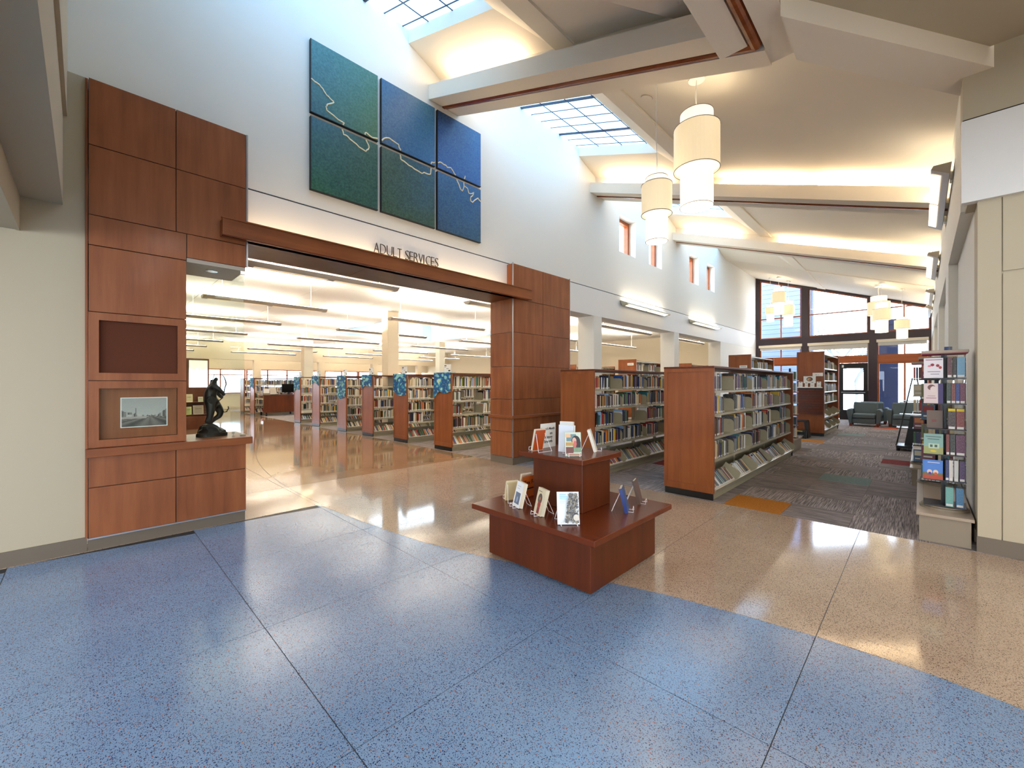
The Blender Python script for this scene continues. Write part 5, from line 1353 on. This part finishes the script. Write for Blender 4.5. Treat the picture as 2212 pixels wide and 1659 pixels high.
for k, row in sp:
    for a, th, c, nm in row:
        o = sbook(RX0 + a, RY0 - .135, zz[k], th, .198 if k != 0 else .185, c, '%s boxed book spine on the %s tier of nearest spinner' % (nm, tw[k]), g_)
        if k == 3:
            MB().box(-.5, .006, .02, .98, .88, 1.004).build('yellow_cap', 'yellow', o)
rr = random.Random(77)
for ri, (x, y, lb) in enumerate(((.135, 7.3, 'second acrylic spinner rack on the near plinth'), (.05, 8.95, 'third acrylic spinner rack, on the second plinth'))):
    z2 = rack(x, y, lb)
    for k in range(6):
        wh = ['second', 'third'][ri]
        if (k + ri) % 2: fbook(x - .075, y - .138, z2[k], .12, .18, .028, 'face-out boxed book on the %s tier of the %s spinner' % (tw[k], wh), rr.choice([(.5, .3, .35), (.75, .7, .6), (.3, .4, .5)]), [('r', .1, .9, .5, .9, rr.choice([(.8, .5, .3), (.6, .2, .2), (.85, .8, .7)])), ('r', .15, .8, .2, .3, (.85, .83, .8))], 'books on the %s spinner rack' % wh)
        a = -.135 if not (k + ri) % 2 else .01; q = 0
        while a < .12:
            th = rr.choice([.024, .03, .036]); c = rr.choice(PAL); q += 1
            sbook(x + a, y - .135, z2[k], th, .19, c[1], '%s spine, %s from left on the %s tier of the %s spinner' % (c[0], ordn(q), tw[k], wh), 'books on the %s spinner rack' % wh); a += th + .004
# third-party floor rack behind the near bookcase
t = thing('display_plinth', 'small beige plinth at the far end of the nearest bookcase', 'plinth', (-2.14, 10.9, 0)); MB().box(-.17, .17, -.25, .6, 0, .26).build('body', 'lam', t); MB().box(-.19, .19, -.27, .62, .26, .285).build('top', 'lamtop', t)
t = thing('spinner_rack', 'narrow spinner rack showing past the nearest bookcase end', 'rack', (-2.10, 11.05, .285)); m = MB(); 
for k in range(6): MB().box(-.14, .14, -.14, .14, .02 + .25 * k, .028 + .25 * k).build('shelf', 'blackm', t)
MB().box(-.02, .02, -.02, .02, 0, 1.55).build('post', 'blackm', t); MB().cyl((0, 0), .16, 0, .018, 24).build('turntable', 'lam', t)
for k in range(6):
    a = .0; q = 0
    while a < .11:
        c = rr.choice(PAL); q += 1
        sbook(-2.10 + a, 10.92, .285 + .029 + .25 * k, .03, .19, c[1], '%s spine, %s from left, tier %s of the narrow spinner' % (c[0], ordn(q), ['one', 'two', 'three', 'four', 'five', 'six'][k]), 'books on the narrow spinner'); a += .035

# ================================================================ LOUNGE
def armchair(x, y, rz, label):
    t = thing('armchair', label, 'armchair', (x, y, 0), rz, 'grey upholstered armchairs')
    MB().box(-.31, .31, -.36, .30, .10, .27).build('base', 'fabric', t, bevel=.015)
    MB().box(-.305, .305, -.375, .25, .275, .43).build('seat', 'fabric', t, bevel=.03)
    Mx = Matrix.Translation((0, .2, .36)) @ Matrix.Rotation(-.16, 4, 'X')
    MB().obox(Mx, (-.33, .33), (0, .18), (0, .47)).build('backrest', 'fabric', t, bevel=.035)
    for s_ in (-1, 1):
        pr = [(s_ * .32, .10), (s_ * .40, .10), (s_ * .47, .50), (s_ * .45, .57), (s_ * .40, .60), (s_ * .33, .58)]
        if s_ < 0: pr = pr[::-1]
        MB().prism(pr, 'y', -.38, .36).build('arm', 'fabric', t, bevel=.012)
        for yy in (-.32, .28): MB().box(s_ * .36 - .035, s_ * .36 + .035, yy - .03, yy + .03, 0, .10).build('foot', 'footwood', t)


armchair(-1.42, 19.2, 0, 'left grey armchair facing the camera near the end windows')
armchair(-.40, 19.5, 0, 'right grey armchair facing the camera, partly behind the black cart')
armchair(-1.30, 20.55, pi, 'left rear grey armchair, only its back showing')
armchair(-.25, 20.75, pi, 'right rear grey armchair, only its back showing')
# step stool
ss = thing('step_stool', 'black plastic step stool with yellow strip by the tall bookcase', 'stool', (-2.42, 13.95, 0))
MB().prism([(-.22, .0), (-.17, .0), (-.13, .44), (-.19, .44)], 'y', -.2, .2).prism([(.13, .44), (.17, 0), (.22, 0), (.19, .44)], 'y', -.2, .2).build('side_frame', 'blackm', ss)
MB().box(-.19, .19, -.2, .14, .44, .475).build('top_step', 'blackm', ss, bevel=.008); MB().box(-.27, .20, -.36, -.05, .17, .215).box(-.27, -.22, -.36, -.05, 0, .17).box(.15, .2, -.36, -.2, 0, .17).build('lower_step', 'blackm', ss, bevel=.006)
MB().box(-.2, .12, -.363, -.36, .19, .208).build('grip_strip', 'yellow', ss)
# black A-frame cart
ct = thing('display_cart', 'black metal A-frame display cart by the right wall', 'cart', (-.12, 12.9, 0))
MB().box(-.28, .28, -.30, .30, .07, .12).build('base', 'blackm', ct)
for x in (-.25, .25):
    for y in (-.26, .26): MB().cyl((x, y), .03, 0, .07, 10).build('caster', 'blackm', ct)
MB().tube([(-.28, -.30, .12), (-.02, 0, 1.62)], .012, 6).tube([(-.28, .30, .12), (-.02, 0, 1.62)], .012, 6).tube([(.28, -.30, .12), (.05, 0, 1.62)], .012, 6).build('frame', 'blackm', ct)
for z, w_ in ((.5, .22), (.8, .17), (1.1, .12)): MB().box(-w_ - .06, w_, -.2, .2, z, z + .012).build('shelf', 'blackm', ct)
MB().prism([(-.15, .12), (.2, .12), (.12, .78), (-.05, .78)], 'y', -.12, .12).build('body', 'blackm', ct)

# ================================================================ READING ROOM FAR THINGS
dk = thing('reading_desk', 'small dark cherry reading desk with open lower legs in reading room', 'desk', (-21.6, 5.6, 0))
MB().box(.5, .53, 0, 1.5, .16, .93).build('front_panel', 'wooddk', dk); MB().box(-.35, .56, -.03, 1.53, .93, .96).build('top', 'wooddk', dk)
for x in (-.3, .48):
    for y in (.12, 1.38): MB().box(x - .03, x + .03, y - .03, y + .03, 0, .16).build('leg', 'blackm', dk)
t = thing('monitor', 'black computer monitor on the reading desk', 'monitor', (-21.4, 6.75, .96)); MB().box(-.03, .03, -.30, .30, .10, .50).build('screen', 'monitor', t); MB().box(-.1, .1, -.12, .12, 0, .015).box(-.02, .02, -.04, .04, .015, .10).build('stand', 'blackm', t)
t = thing('laptop', 'open dark laptop leaning on the reading desk', 'laptop', (-21.5, 6.15, .96)); MB().box(-.12, .12, -.15, .15, 0, .02).build('keyboard', 'blackm', t); MB().prism([(-.12, .02), (-.10, .02), (-.28, .36), (-.30, .36)], 'y', -.15, .15).build('screen', 'greymetal', t)
t = thing('document_box', 'cardboard box with white card on the reading desk', 'box', (-21.3, 5.75, .96)); MB().box(-.1, .1, -.15, .15, 0, .2).build('box', 'lam', t); MB().box(.1, .105, -.12, .12, .08, .28).build('card', 'white', t)
du = thing('display_unit', 'cherry slatwall display unit seen through the glass case', 'display unit', (-17.3, 1.1, 0))
MB().box(-.1, 0, 0, 1.85, 0, 2.32).build('back_panel', 'wooddk', du)
for k in range(16): MB().box(0, .012, .02, 1.83, .05 + .085 * k, .05 + .085 * k + .075).build('slat', 'wooddk', du)
for z in (.45, .86): MB().box(.012, .30, .2, 1.83, z, z + .02).build('shelf', 'wooddk', du)
MB().box(.012, .35, .1, 1.85, 0, .42).build('base', 'wooddk', du)
lb_ = thing('lit_banner', 'bright translucent image panel on the display unit', 'panel', (-17.27, 2.40, 1.36)); MB().box(.0, .03, 0, .50, 0, .90).build('panel', 'tv', lb_)
for k, (y, z, w_, h_, c, l_) in enumerate(((2.38, .88, .18, .26, (.86, .80, .62), 'cream magazine on the upper shelf of the display unit'), (2.68, .88, .13, .17, (.80, .78, .66), 'small pale booklet on the upper shelf of the display unit'), (2.36, .47, .16, .26, (.74, .76, .45), 'yellow-green magazine on the lower shelf of the display unit'), (2.62, .47, .28, .30, (.66, .58, .50), 'large picture magazine on the lower shelf of the display unit'))):
    tbook(-17.05, y, z, pi / 2, w_, h_, .02, .15, l_, c, [('r', .1, .9, .1, .9, tuple(v * .85 for v in c)), ('r', .2, .8, .6, .65, (.4, .3, .2))], group='magazines on the display unit')
